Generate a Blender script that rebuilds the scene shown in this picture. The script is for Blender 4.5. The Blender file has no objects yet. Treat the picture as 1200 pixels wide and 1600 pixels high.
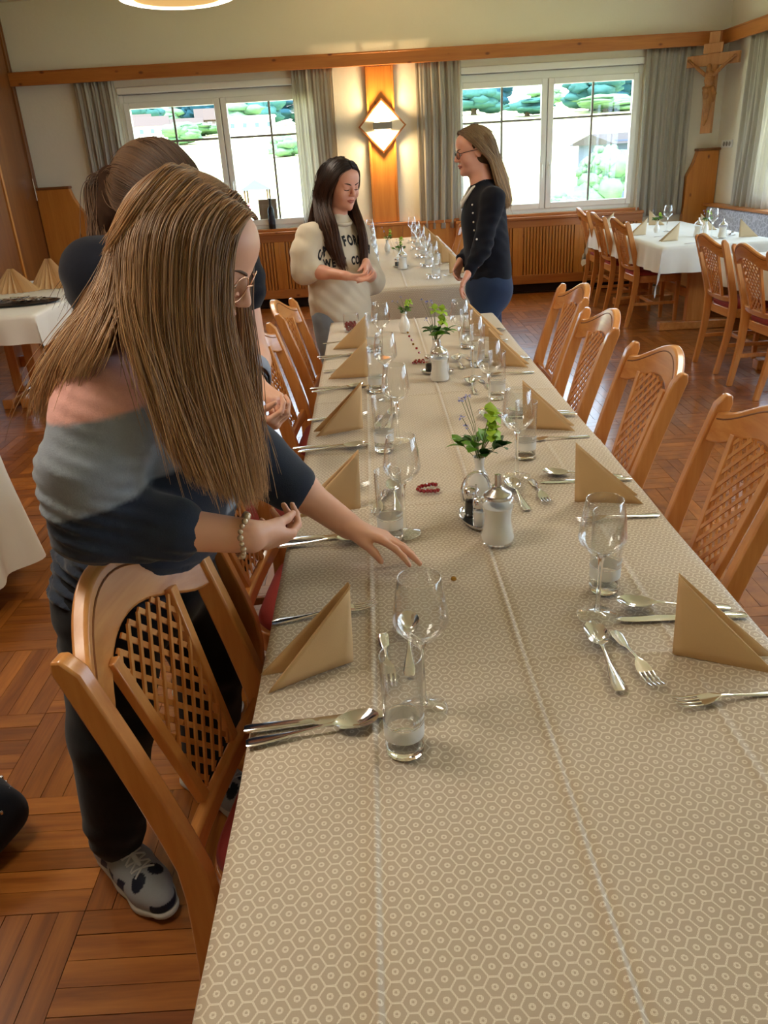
import bpy, bmesh, math, random
import numpy as np
from mathutils import Vector, Matrix
random.seed(7)
PI = math.pi
D = bpy.data
SC = bpy.context.scene
COL = SC.collection

# ------------------------------------------------------------------ camera
HC, FPX, ROLL, PITCH = 1.51, 1205.0, 0.0595, math.atan(551/1205.0)
cam_d = D.cameras.new('camera'); cam = D.objects.new('camera', cam_d); COL.objects.link(cam)
cam_d.sensor_fit = 'VERTICAL'; cam_d.sensor_height = 24.0; cam_d.lens = 24.0*FPX/1600
cam_d.clip_start = .05; cam_d.clip_end = 2000
_c, _s = math.cos(ROLL), math.sin(ROLL)
_dn = Vector((0, -math.sin(PITCH), -math.cos(PITCH)))
_rt = Vector((_c, 0, 0)) + _dn*_s
_up = -(Vector((-_s, 0, 0)) + _dn*_c)
_fw = Vector((0, math.cos(PITCH), -math.sin(PITCH)))
cam.matrix_world = Matrix(((_rt.x, _up.x, -_fw.x, 0), (_rt.y, _up.y, -_fw.y, 0), (_rt.z, _up.z, -_fw.z, HC), (0, 0, 0, 1)))
SC.camera = cam

# ------------------------------------------------------------------ exposure, sky, sun, window portals
vs = SC.view_settings
SC.display_settings.display_device = 'sRGB'
vs.view_transform = 'Standard'; vs.look = 'None'; vs.gamma = 1; vs.use_curve_mapping = False
vs.exposure = 1.52
SC.cycles.use_denoising = True
SC.cycles.max_bounces = 10; SC.cycles.transparent_max_bounces = 24; SC.cycles.diffuse_bounces = 5
SC.cycles.sample_clamp_indirect = 6.0
SC.cycles.caustics_reflective = False; SC.cycles.caustics_refractive = False
W = D.worlds.new('sky'); SC.world = W; W.use_nodes = True
bg = W.node_tree.nodes['Background']; bg.inputs[0].default_value = (.64, .81, 1.0, 1); bg.inputs[1].default_value = 3.0
sun_d = D.lights.new('sun', 'SUN'); sun_d.energy = 3.5; sun_d.angle = .01; sun_d.color = (1, .97, .92)
sun = D.objects.new('sun', sun_d); COL.objects.link(sun); sun.rotation_euler = (math.radians(38), 0, math.radians(-12))

def portal(x, y, z, w, h, rot):
    l = D.lights.new('portal', 'AREA'); l.shape = 'RECTANGLE'; l.size = w; l.size_y = h
    l.cycles.is_portal = True
    o = D.objects.new('window_daylight', l); COL.objects.link(o); o.location = (x, y, z); o.rotation_euler = rot
RX0, RX1, RY0, RY1, RZ = -3.62, 3.9, -1.6, 9.3, 3.15          # the room
WIN = [(-2.55, -.42, .86, 2.27), (1.0, 3.03, .86, 2.27)]         # back wall windows: x0,x1,z0,z1
RWIN = [(6.35, 8.3, .86, 2.27), (3.6, 5.8, .86, 2.27), (.2, 3.0, .86, 2.27)]                         # right wall windows: y0,y1
for x0, x1, z0, z1 in WIN: portal((x0+x1)/2, RY1+.24, (z0+z1)/2, x1-x0, z1-z0, (-PI/2, 0, 0))
for y0, y1, z0, z1 in RWIN: portal(RX1+.24, (y0+y1)/2, (z0+z1)/2, z1-z0, y1-y0, (0, PI/2, 0))

# ------------------------------------------------------------------ helpers
def lin(h):
    h = h.lstrip('#'); r = []
    for i in (0, 2, 4):
        c = int(h[i:i+2], 16)/255
        r.append(c/12.92 if c <= .04045 else ((c+.055)/1.055)**2.4)
    return (*r, 1)

class MB:
    def __init__(s): s.v = []; s.f = []; s.uv = None
    def add(s, vs, fs):
        n = len(s.v); s.v += [tuple(p) for p in vs]; s.f += [tuple(i+n for i in q) for q in fs]
    def box(s, c, d, M=None):
        x, y, z = (q/2 for q in d)
        vs = [Vector((a*x, b*y, e*z)) for e in (-1, 1) for b in (-1, 1) for a in (-1, 1)]
        if M is not None: vs = [M @ p for p in vs]
        c = Vector(c)
        s.add([p+c for p in vs], [(0, 2, 3, 1), (4, 5, 7, 6), (0, 1, 5, 4), (2, 6, 7, 3), (0, 4, 6, 2), (1, 3, 7, 5)])
        return s
    def bx(s, x0, x1, y0, y1, z0, z1): return s.box(((x0+x1)/2, (y0+y1)/2, (z0+z1)/2), (x1-x0, y1-y0, z1-z0))
    def beam(s, a, b, w, h, up=(0, 0, 1)):
        a, b = Vector(a), Vector(b); d = (b-a); L = d.length; d.normalize()
        u = Vector(up); sd = d.cross(u).normalized(); u = sd.cross(d)
        M = Matrix((( sd.x, d.x, u.x), (sd.y, d.y, u.y), (sd.z, d.z, u.z)))
        return s.box((a+b)/2, (w, L, h), M)
    def prism(s, pts, a, b, f):   # closed outline pts (p,q) from depth a to depth b through f(p,q,d)
        n = len(pts)
        s.add([f(p, q, a) for p, q in pts]+[f(p, q, b) for p, q in pts],
              [tuple(range(n)), tuple(range(2*n-1, n-1, -1))]+[(i, i+n, (i+1) % n+n, (i+1) % n) for i in range(n)])
        return s
    def lathe(s, prof, n=24, c=(0, 0, 0), close=False):
        m = len(prof); vs = []
        for r, z in prof:
            for k in range(n):
                t = 2*PI*k/n; vs.append((c[0]+r*math.cos(t), c[1]+r*math.sin(t), c[2]+z))
        fs = [(i*n+k, i*n+(k+1) % n, (i+1)*n+(k+1) % n, (i+1)*n+k) for i in range(m-1) for k in range(n)]
        if prof[0][0] > 1e-5 and close: fs.append(tuple(range(n-1, -1, -1)))
        if prof[-1][0] > 1e-5 and close: fs.append(tuple((m-1)*n+k for k in range(n)))
        s.add(vs, fs); return s
    def tube(s, path, r, n=8, flat=None):
        P = [Vector(p) for p in path]; m = len(P)
        if not hasattr(r, '__len__'): r = [r]*m
        vs = []; u = None
        for i in range(m):
            d = (P[min(i+1, m-1)]-P[max(i-1, 0)]).normalized()
            if u is None:
                a = Vector((0, 0, 1)) if abs(d.z) < .9 else Vector((1, 0, 0))
                u = (a-d*a.dot(d)).normalized()
            else: u = (u-d*u.dot(d)).normalized()
            w = d.cross(u)
            for k in range(n):
                t = 2*PI*k/n; vs.append(P[i]+u*(r[i]*math.cos(t))*(flat or 1)+w*(r[i]*math.sin(t)))
        fs = [(i*n+k, i*n+(k+1) % n, (i+1)*n+(k+1) % n, (i+1)*n+k) for i in range(m-1) for k in range(n)]
        fs += [tuple(range(n-1, -1, -1)), tuple((m-1)*n+k for k in range(n))]
        s.add(vs, fs); return s
    def blob(s, c, r, nu=12, nv=8, M=None, jit=0, rnd=None):
        if not hasattr(r, '__len__'): r = (r, r, r)
        c = Vector(c); vs = []
        for j in range(1, nv):
            a = PI*j/nv
            for k in range(nu):
                t = 2*PI*k/nu; q = 1+(rnd.uniform(-jit, jit) if jit else 0)
                p = Vector((r[0]*math.sin(a)*math.cos(t)*q, r[1]*math.sin(a)*math.sin(t)*q, r[2]*math.cos(a)*q))
                vs.append(c+(M @ p if M is not None else p))
        top = Vector((0, 0, r[2])); bot = -top
        if M is not None: top, bot = M @ top, M @ bot
        vs += [c+top, c+bot]; n = len(vs)
        fs = [((j)*nu+k, (j+1)*nu+k, (j+1)*nu+(k+1) % nu, j*nu+(k+1) % nu) for j in range(nv-2) for k in range(nu)]
        fs += [(n-2, k, (k+1) % nu) for k in range(nu)]+[(n-1, (nv-2)*nu+(k+1) % nu, (nv-2)*nu+k) for k in range(nu)]
        s.add(vs, fs); return s
    def grid(s, nu, nv, fn, uvf=None, closed=False):
        vs = [fn(i/(nu-1), j/(nv-1)) for j in range(nv) for i in range(nu)]
        fs = [(j*nu+i, j*nu+i+1, (j+1)*nu+i+1, (j+1)*nu+i) for j in range(nv-1) for i in range(nu-1)]
        if uvf: s.uv = (s.uv or [])+[uvf(i/(nu-1), j/(nv-1)) for j in range(nv) for i in range(nu)]
        s.add(vs, fs); return s
    def build(s, name, mat, parent=None, smooth=35, bevel=0, seg=2, solid=0, label=None, kind=None):
        me = D.meshes.new(name); me.from_pydata([tuple(p) for p in s.v], [], s.f)
        if s.uv:
            l = me.uv_layers.new(name='UVMap'); idx = np.zeros(len(me.loops), dtype=np.int32); me.loops.foreach_get('vertex_index', idx)
            l.data.foreach_set('uv', np.array(s.uv, dtype=np.float32)[idx].ravel())
        if mat: me.materials.append(mat)
        if smooth:
            me.polygons.foreach_set('use_smooth', [True]*len(me.polygons))
            if smooth < 180: me.set_sharp_from_angle(angle=math.radians(smooth))
        me.update()
        o = D.objects.new(name, me); COL.objects.link(o)
        if parent: o.parent = parent
        if solid:
            m = o.modifiers.new('thickness', 'SOLIDIFY'); m.thickness = solid; m.offset = 0
        if bevel:
            m = o.modifiers.new('bevel', 'BEVEL'); m.width = bevel; m.segments = seg; m.limit_method = 'ANGLE'; m.angle_limit = math.radians(40)
        if label: o['label'] = label
        if kind: o['kind'] = kind
        return o

def tag(o, label, cat, group=None):
    o['label'] = label; o['category'] = cat
    if group: o['group'] = group
    return o
def thing(name, label, cat, loc=(0, 0, 0), rz=0, group=None):
    o = D.objects.new(name, None); o.empty_display_size = .05; COL.objects.link(o); o.location = loc; o.rotation_euler = (0, 0, rz)
    return tag(o, label, cat, group)
def dup(root, loc, rz=0, label=None, group=None):
    def cp(o, par):
        c = o.copy(); COL.objects.link(c); c.parent = par
        for ch in o.children: cp(ch, c)
        return c
    r = root.copy(); COL.objects.link(r); r.location = loc; r.rotation_euler = (0, 0, rz)
    for ch in root.children: cp(ch, r)
    if label: r['label'] = label
    if group: r['group'] = group
    return r
class Proto:   # the first placement moves the original, later ones copy it
    def __init__(s, o): s.o = o; s.used = False
    def put(s, loc, rz=0, label=None, group=None, tilt=None):
        if not s.used:
            s.used = True; r = s.o; r.location = loc; r.rotation_euler = (0, 0, rz)
            if label: r['label'] = label
            if group: r['group'] = group
        else: r = dup(s.o, loc, rz, label, group)
        if tilt: r.rotation_euler = (tilt[0], tilt[1], rz)
        return r
def struct(o): o['kind'] = 'structure'; return o

# ------------------------------------------------------------------ materials
class NT:
    def __init__(s, name):
        s.m = D.materials.new(name); s.m.use_nodes = True; s.t = s.m.node_tree; s.n = s.t.nodes
        s.b = s.n['Principled BSDF']; s.out = s.n['Material Output']
    def node(s, ty, **k):
        n = s.n.new(ty)
        for a, v in k.items(): setattr(n, a, v)
        return n
    def link(s, a, b): s.t.links.new(a, b)
    def set(s, **k):
        for a, v in k.items():
            a = {'rough': 'Roughness', 'metal': 'Metallic', 'col': 'Base Color', 'coat': 'Coat Weight', 'coatr': 'Coat Roughness', 'sheen': 'Sheen Weight', 'sss': 'Subsurface Weight', 'spec': 'Specular IOR Level', 'emit': 'Emission Color', 'emits': 'Emission Strength', 'alpha': 'Alpha', 'trans': 'Transmission Weight', 'ior': 'IOR'}[a]
            s.b.inputs[a].default_value = v
        return s
    def coord(s, kind='Object', scale=(1, 1, 1), rot=(0, 0, 0)):
        tc = s.node('ShaderNodeTexCoord'); mp = s.node('ShaderNodeMapping')
        mp.inputs['Scale'].default_value = scale; mp.inputs['Rotation'].default_value = rot
        s.link(tc.outputs[kind], mp.inputs[0]); return mp.outputs[0]
    def noise(s, vec, scale, detail=4, rough=.5, dist=0):
        n = s.node('ShaderNodeTexNoise'); n.inputs['Scale'].default_value = scale; n.inputs['Detail'].default_value = detail
        n.inputs['Roughness'].default_value = rough; n.inputs['Distortion'].default_value = dist
        if vec: s.link(vec, n.inputs['Vector'])
        return n.outputs['Fac']
    def ramp(s, fac, stops, interp='LINEAR'):
        r = s.node('ShaderNodeValToRGB'); r.color_ramp.interpolation = interp; e = r.color_ramp.elements
        while len(e) < len(stops): e.new(.5)
        for q, (p, c) in zip(e, stops): q.position = p; q.color = c if len(c) == 4 else (*c, 1)
        s.link(fac, r.inputs[0]); return r.outputs[0]
    def math(s, op, a, b=None):
        n = s.node('ShaderNodeMath', operation=op)
        for i, q in enumerate((a, b)):
            if q is None: continue
            if isinstance(q, (int, float)): n.inputs[i].default_value = q
            else: s.link(q, n.inputs[i])
        return n.outputs[0]
    def mix(s, fac, a, b, mode='MIX'):
        n = s.node('ShaderNodeMix', data_type='RGBA', blend_type=mode)
        for sock, q in ((n.inputs[0], fac), (n.inputs[6], a), (n.inputs[7], b)):
            if isinstance(q, (int, float)): sock.default_value = q
            elif isinstance(q, tuple): sock.default_value = q
            else: s.link(q, sock)
        return n.outputs[2]
    def bump(s, h, strength=.2, dist=.002):
        n = s.node('ShaderNodeBump'); n.inputs['Strength'].default_value = strength; n.inputs['Distance'].default_value = dist
        s.link(h, n.inputs['Height']); s.link(n.outputs[0], s.b.inputs['Normal']); return s
    def color(s, sock): s.link(sock, s.b.inputs['Base Color']); return s

def flat(name, hexc, rough=.6, **k):
    t = NT(name).set(col=lin(hexc), rough=rough, **k); return t.m
def fabric(name, hexc, vary=.12, scale=300, rough=.9, bump=.25, sheen=.1):
    t = NT(name).set(rough=rough, sheen=sheen, spec=.2)
    v = t.coord(); n = t.noise(v, scale, 2); n2 = t.noise(v, 14, 3)
    c = lin(hexc); d = tuple(q*(1-vary*2) for q in c[:3])+(1,)
    t.color(t.mix(t.math('ADD', t.math('MULTIPLY', n, .6), t.math('MULTIPLY', n2, .4)), d, c)); t.bump(n, bump, .001); return t.m
def wood(name, light, dark, axis=2, rough=.32, coat=.35, scale=1.0, rnd=False, knots=False, bump=.05):
    t = NT(name).set(rough=rough, coat=coat, coatr=.15)
    sc = [22*scale]*3; sc[axis] = 1.6*scale
    v = t.coord('Object', tuple(sc))
    if rnd:
        oi = t.node('ShaderNodeObjectInfo'); va = t.node('ShaderNodeVectorMath', operation='ADD'); cm = t.node('ShaderNodeCombineXYZ')
        mul = t.math('MULTIPLY', oi.outputs['Random'], 97.0)
        for i in range(3): t.link(mul, cm.inputs[i])
        t.link(v, va.inputs[0]); t.link(cm.outputs[0], va.inputs[1]); v = va.outputs[0]
    n = t.noise(v, 1.0, 5, .55, .6)
    n2 = t.noise(v, 6.0, 2)
    f = t.math('ADD', t.math('MULTIPLY', n, .8), t.math('MULTIPLY', n2, .2))
    c = t.ramp(f, [(.3, lin(dark)), (.68, lin(light))])
    if rnd:
        c = t.mix(1.0, c, t.ramp(oi.outputs['Random'], [(0, (.60, .56, .52)), (1, (1.0, 1.0, 1.0))]), 'MULTIPLY')
    if knots:
        ks = [9.0]*3; ks[axis] = 5.0
        vo = t.node('ShaderNodeTexVoronoi'); t.link(t.coord('Object', tuple(ks)), vo.inputs['Vector']); vo.inputs['Scale'].default_value = 1.0
        sp = t.node('ShaderNodeSeparateColor'); t.link(vo.outputs['Color'], sp.inputs[0])
        sel = t.math('GREATER_THAN', sp.outputs[0], .45)
        k = t.math('MULTIPLY', t.ramp(vo.outputs['Distance'], [(.07, (1, 1, 1)), (.16, (0, 0, 0))]), sel)
        c = t.mix(k, c, lin('6b2f08'))
    t.color(c); t.bump(f, bump, .001); return t.m

def glassy(name, tint=(.96, .97, .97), edge=(1, 1, 1), base=.06, rough=.03, blend=.35):
    """thin clear glass: straight transmission with mirror reflection that grows towards the silhouette"""
    t = NT(name); t.n.remove(t.b)
    tr = t.node('ShaderNodeBsdfTransparent'); tr.inputs[0].default_value = (*tint, 1)
    gl = t.node('ShaderNodeBsdfGlossy'); gl.inputs['Color'].default_value = (*edge, 1); gl.inputs['Roughness'].default_value = rough
    lw = t.node('ShaderNodeLayerWeight'); lw.inputs[0].default_value = blend
    f = t.math('ADD', t.math('MULTIPLY', t.math('POWER', lw.outputs['Facing'], 2.6), .92), base)
    mx = t.node('ShaderNodeMixShader'); t.link(f, mx.inputs[0]); t.link(tr.outputs[0], mx.inputs[1]); t.link(gl.outputs[0], mx.inputs[2])
    t.link(mx.outputs[0], t.out.inputs[0]); return t.m

def plaster():
    t = NT('plaster').set(rough=.95, spec=.1); v = t.coord(); n = t.noise(v, 26, 6, .65); n2 = t.noise(v, 1.3, 3)
    t.color(t.mix(n2, lin('e6e0d0'), lin('f0ebde'))); t.bump(n, .35, .006); return t.m

def cloth_mat(name, ground, line, a=.033, b=.0213):
    """woven damask: a net of hexagons with a small ring in every cell"""
    t = NT(name).set(rough=.62, sheen=.15, spec=.35)
    tc = t.node('ShaderNodeTexCoord'); sx = t.node('ShaderNodeSeparateXYZ'); t.link(tc.outputs['UV'], sx.inputs[0])
    def cell(off):
        ds = []; wy = None
        for o, per in ((0, a), (1, b)):
            q = t.math('ADD', t.math('DIVIDE', sx.outputs[o], per), off)
            w = t.math('SUBTRACT', t.math('FRACT', q), .5); ds.append(t.math('MULTIPLY', w, per)); wy = t.math('ABSOLUTE', ds[-1])
        return t.math('SQRT', t.math('ADD', t.math('MULTIPLY', ds[0], ds[0]), t.math('MULTIPLY', ds[1], ds[1]))), wy
    (d1, w1), (d2, w2) = cell(0.0), cell(.5)
    net = t.math('LESS_THAN', t.math('ABSOLUTE', t.math('SUBTRACT', d1, d2)), .0019)
    for wq, da, db in ((w1, d1, d2), (w2, d2, d1)):
        net = t.math('MAXIMUM', net, t.math('MULTIPLY', t.math('GREATER_THAN', wq, b/2-.0011), t.math('LESS_THAN', da, db)))
    mn = t.math('MINIMUM', d1, d2)
    ring = t.math('MULTIPLY', t.math('GREATER_THAN', mn, .0014), t.math('LESS_THAN', mn, .0037))
    weave = t.math('ADD', t.math('SINE', t.math('MULTIPLY', sx.outputs[0], 4200.0)), t.math('SINE', t.math('MULTIPLY', sx.outputs[1], 4200.0)))
    dots = t.math('GREATER_THAN', weave, -.55)
    pat = t.math('MULTIPLY', t.math('MAXIMUM', net, ring), dots)
    n = t.noise(tc.outputs['UV'], 6, 3)
    g = t.mix(n, tuple(q*.9 for q in lin(ground)[:3])+(1,), lin(ground))
    t.color(t.mix(t.math('MULTIPLY', pat, .95), g, lin(line)))
    h = t.math('ADD', pat, t.math('MULTIPLY', weave, .12)); t.bump(h, .12, .0008); return t.m

M = {}
M['plaster'] = plaster()
M['ceiling'] = flat('ceiling_paint', 'efeadd', .95)
M['beech'] = wood('beech', 'd99a58', 'bd7436', 2, .3, .4)
M['beech_y'] = wood('beech_cross', 'd99a58', 'bd7436', 1, .3, .4)
M['pine'] = wood('knotty_pine', 'cf8a3a', 'b56a22', 2, .4, .25, .5, knots=True)
M['pine_x'] = wood('pine_beam', 'c07a38', '9c5620', 0, .4, .25, .5, knots=True)
M['pine_y'] = wood('pine_beam_side', 'c07a38', '9c5620', 1, .4, .25, .5)
M['slat'] = wood('pine_slat', 'cc8a3e', 'b06a28', 2, .4, .25)
M['darkwood'] = wood('veneer', '8a5424', '6e3c14', 2, .4, .3, .4)
M['plank'] = wood('oak_plank', 'b8722e', '7c3f10', 1, .3, .45, 1.2, rnd=True, bump=.12)
M['gap'] = flat('joint_and_shadow', '2a1608', .8)  # floor joints, and the painted shadow strip under the radiator covers
M['red'] = fabric('red_upholstery', 'a8403c', .15, 400)
M['white'] = flat('white_lacquer', 'f2f2ef', .35)
M['metal'] = NT('steel').set(col=(.78, .79, .81, 1), metal=1.0, rough=.12).m
M['chrome'] = NT('brushed_steel').set(col=(.68, .66, .62, 1), metal=1.0, rough=.25).m
M['glass'] = glassy('clear_glass', (.975, .98, .98), base=.035, blend=.5)
M['pane'] = glassy('window_pane', (.98, .99, .99), (.9, .95, 1), .03, .0, .1)
M['tan_cloth'] = cloth_mat('beige_damask', 'c5b49f', 'efe7d8')
M['white_cloth'] = fabric('white_linen', 'e9e6df', .04, 500, .8, .1)
M['grey_cloth'] = fabric('grey_linen', 'd8d2ca', .05, 500, .8, .1)
M['curtain'] = fabric('linen_curtain', 'e4dfd6', .14, 260, .95, .3)
M['napkin'] = fabric('tan_paper', 'e0bb8c', .07, 700, .9, .2, 0)
M['pale_napkin'] = fabric('pale_paper', 'd8c3a2', .05, 700, .9, .2, 0)
M['porcelain'] = flat('porcelain', 'f0eeea', .15, coat=.5)
M['black'] = flat('black_plastic', '121212', .35)
M['sugar'] = flat('sugar', 'f4f1ea', .9)
M['leaf'] = flat('leaf', '5f9426', .45)
M['leaf_dark'] = flat('dark_leaf', '2f5a1c', .45)
M['petal_green'] = flat('green_petal', 'a4c63e', .5)
M['petal_blue'] = flat('blue_petal', '8f93cf', .5)
M['stem'] = flat('stem', '5c6b2c', .6)
M['gem_red'] = NT('red_gem').set(col=lin('8c0f1c'), rough=.05, coat=1.0, spec=.8).m
M['gem_gold'] = NT('gold_gem').set(col=lin('b8861c'), rough=.08, metal=.6, coat=1.0).m
M['frost'] = NT('frosted_print').set(col=lin('f2f4f4'), rough=.6, alpha=.62).m
M['lamp_white'] = flat('lamp_white', 'f3ead6', .6)
M['grey_paint'] = flat('grey_paint', '8d8a84', .5)

t_ = M['curtain'].node_tree; bs = t_.nodes['Principled BSDF']; trl = t_.nodes.new('ShaderNodeBsdfTranslucent'); trl.inputs[0].default_value = lin('dcd6cc')
mx_ = t_.nodes.new('ShaderNodeMixShader'); mx_.inputs[0].default_value = .5
t_.links.new(bs.outputs[0], mx_.inputs[1]); t_.links.new(trl.outputs[0], mx_.inputs[2]); t_.links.new(mx_.outputs[0], t_.nodes['Material Output'].inputs[0])
M['solid_glass'] = NT('solid_glass').set(col=(.97, .99, .98, 1), rough=.01, trans=1.0, ior=1.45).m
# ------------------------------------------------------------------ room shell
def wall_with_holes(name, mat, along, holes, a0, a1, zt, face, depth):
    """one wall as boxes around its window openings"""
    mb = MB()
    def bx(p0, p1, z0, z1):
        if along == 'x': mb.bx(p0, p1, min(face, face+depth), max(face, face+depth), z0, z1)
        else: mb.bx(min(face, face+depth), max(face, face+depth), p0, p1, z0, z1)
    p = a0
    for h0, h1, z0, z1 in sorted(holes):
        bx(p, h0, -.12, zt); bx(h0, h1, -.12, z0); bx(h0, h1, z1, zt); p = h1
    bx(p, a1, -.12, zt)
    return struct(mb.build(name, mat, smooth=0))
wall_with_holes('wall_back', M['plaster'], 'x', WIN, RX0, RX1, RZ, RY1, .25)
wall_with_holes('wall_right', M['plaster'], 'y', RWIN, RY0, RY1+.25, RZ, RX1, .25)
wall_with_holes('wall_front', M['plaster'], 'x', [], RX0, RX1, RZ, RY0, -.25)
struct(MB().bx(RX0-.25, RX1+.25, RY0-.25, RY1+.25, RZ, RZ+.2).build('ceiling', M['ceiling'], smooth=0))
wl = struct(MB().bx(RX0-.2, RX0, RY0-.25, RY1+.25, -.12, RZ).build('wall_left', M['darkwood'], smooth=0))
for y0, y1 in ((7.0, 8.42), (8.46, 9.2), (5.5, 6.96), (4.0, 5.46)):
    MB().bx(RX0, RX0+.018, y0, y1, 0.06, RZ-.02).build('panel', M['darkwood'], wl, bevel=.004)
for y0, y1, m in ((8.42, 8.46, 'slat'), (9.2, 9.24, 'darkwood'), (9.255, 9.285, 'darkwood')):
    MB().bx(RX0, RX0+.035, y0, y1, 0, RZ-.02).build('upright_strip', M[m], wl, bevel=.004)
MB().tube([(RX0+.06, 9.12, 1.3), (RX0+.06, 9.12, 1.52)], .006, 8).build('door_handle', M['chrome'], wl)

# parquet: basket weave of six planks to a block
fl = struct(MB().bx(RX0, RX1, RY0, RY1, -.12, -.006).build('floor', M['gap'], smooth=0))
BL, NPK = .36, 6; PW = BL/NPK
pm = MB().bx(-PW/2+.0008, PW/2-.0008, -BL/2+.0008, BL/2-.0008, -.012, 0)
cells = []
for i in range(-9, 14):
    for j in range(-8, 26):
        x0, y0 = -.729+BL*(i-1)-.0, 1.23+BL*(j-1)
        if x0 < RX0-.01 or x0+BL > RX1+.03 or y0 < RY0 or y0+BL > RY1+.2: continue
        vert = (i+j) % 2 == 0
        for k in range(NPK):
            if vert: cells.append((x0+PW*(k+.5), y0+BL/2, 0))
            else: cells.append((x0+BL/2, y0+PW*(k+.5), PI/2))
def seen(c):   # planks that the main table and its cloth do not hide
    x, y, _ = c
    return x < -.15 and .85 < y and x > -1.55*(y*.45+.35)
near = sorted([c for c in cells if seen(c)], key=lambda c: c[0]**2+c[1]**2)[:298]
nset = set(near); plank0 = None
rr = random.Random(3)
for x, y, a in near:
    z = rr.uniform(-.0006, .0006)
    if plank0 is None:
        plank0 = pm.build('plank', M['plank'], fl, smooth=0); o = plank0
    else:
        o = plank0.copy(); COL.objects.link(o)
    o.location = (x, y, z); o.rotation_euler = (rr.uniform(-.004, .004), rr.uniform(-.004, .004), a)
rest = {}
far_mb = MB(); 
for c in cells:
    if c in nset: continue
    x, y, a = c; far_mb.box((x, y, -.006+rr.uniform(-.0005, .0005)), (PW-.002, BL-.002, .012), Matrix.Rotation(a, 3, 'Z') @ Matrix.Rotation(rr.uniform(-.003, .003), 3, 'Y'))
t = NT('oak_parquet_far').set(rough=.3, coat=.45, coatr=.12)
g = t.node('ShaderNodeNewGeometry'); rnd = g.outputs['Random Per Island']
va = t.node('ShaderNodeVectorMath', operation='ADD'); cm = t.node('ShaderNodeCombineXYZ'); mu = t.math('MULTIPLY', rnd, 97.0)
for i in range(3): t.link(mu, cm.inputs[i])
t.link(t.coord('Object', (8, 8, 8)), va.inputs[0]); t.link(cm.outputs[0], va.inputs[1])
n = t.noise(va.outputs[0], 1.0, 5, .6, .5)
c = t.mix(1.0, t.ramp(n, [(.3, lin('7c3f10')), (.7, lin('b8722e'))]), t.ramp(rnd, [(0, (.6, .56, .52)), (1, (1, 1, 1))]), 'MULTIPLY')
t.color(c); t.bump(n, .12, .001)
far_mb.build('parquet_planks', t.m, fl, smooth=0, kind='stuff')

# pelmet beams under the ceiling, post between the windows
b = struct(MB().bx(RX0+.02, RX1-.1, RY1-.12, RY1-.09, 2.395, 2.51).build('trim_1', M['pine_x'], smooth=0, bevel=.004))
for x0, x1 in ((RX0+.02, -.9), (-.9, .26), (.26, 2.2), (2.2, RX1-.12)):
    MB().bx(x0+.001, x1-.001, RY1-.125, RY1-.02, 2.505, 2.522).build('cap_board', M['pine_x'], b, bevel=.003)
b = struct(MB().bx(RX1-.12, RX1-.09, 0.2, RY1-.09, 2.395, 2.51).build('trim_2', M['pine_y'], smooth=0, bevel=.004))
MB().bx(RX1-.125, RX1-.02, .2, RY1-.02, 2.505, 2.522).build('cap_board', M['pine_y'], b, bevel=.003)
b = struct(MB().bx(.095, .35, RY1-.03, RY1, .86, 2.395).build('trim_3', M['pine'], smooth=0, bevel=.003))
for x0 in (.072, .345): MB().bx(x0, x0+.025, RY1-.045, RY1, .86, 2.395).build('edge_strip', M['slat'], b, bevel=.004)

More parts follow.
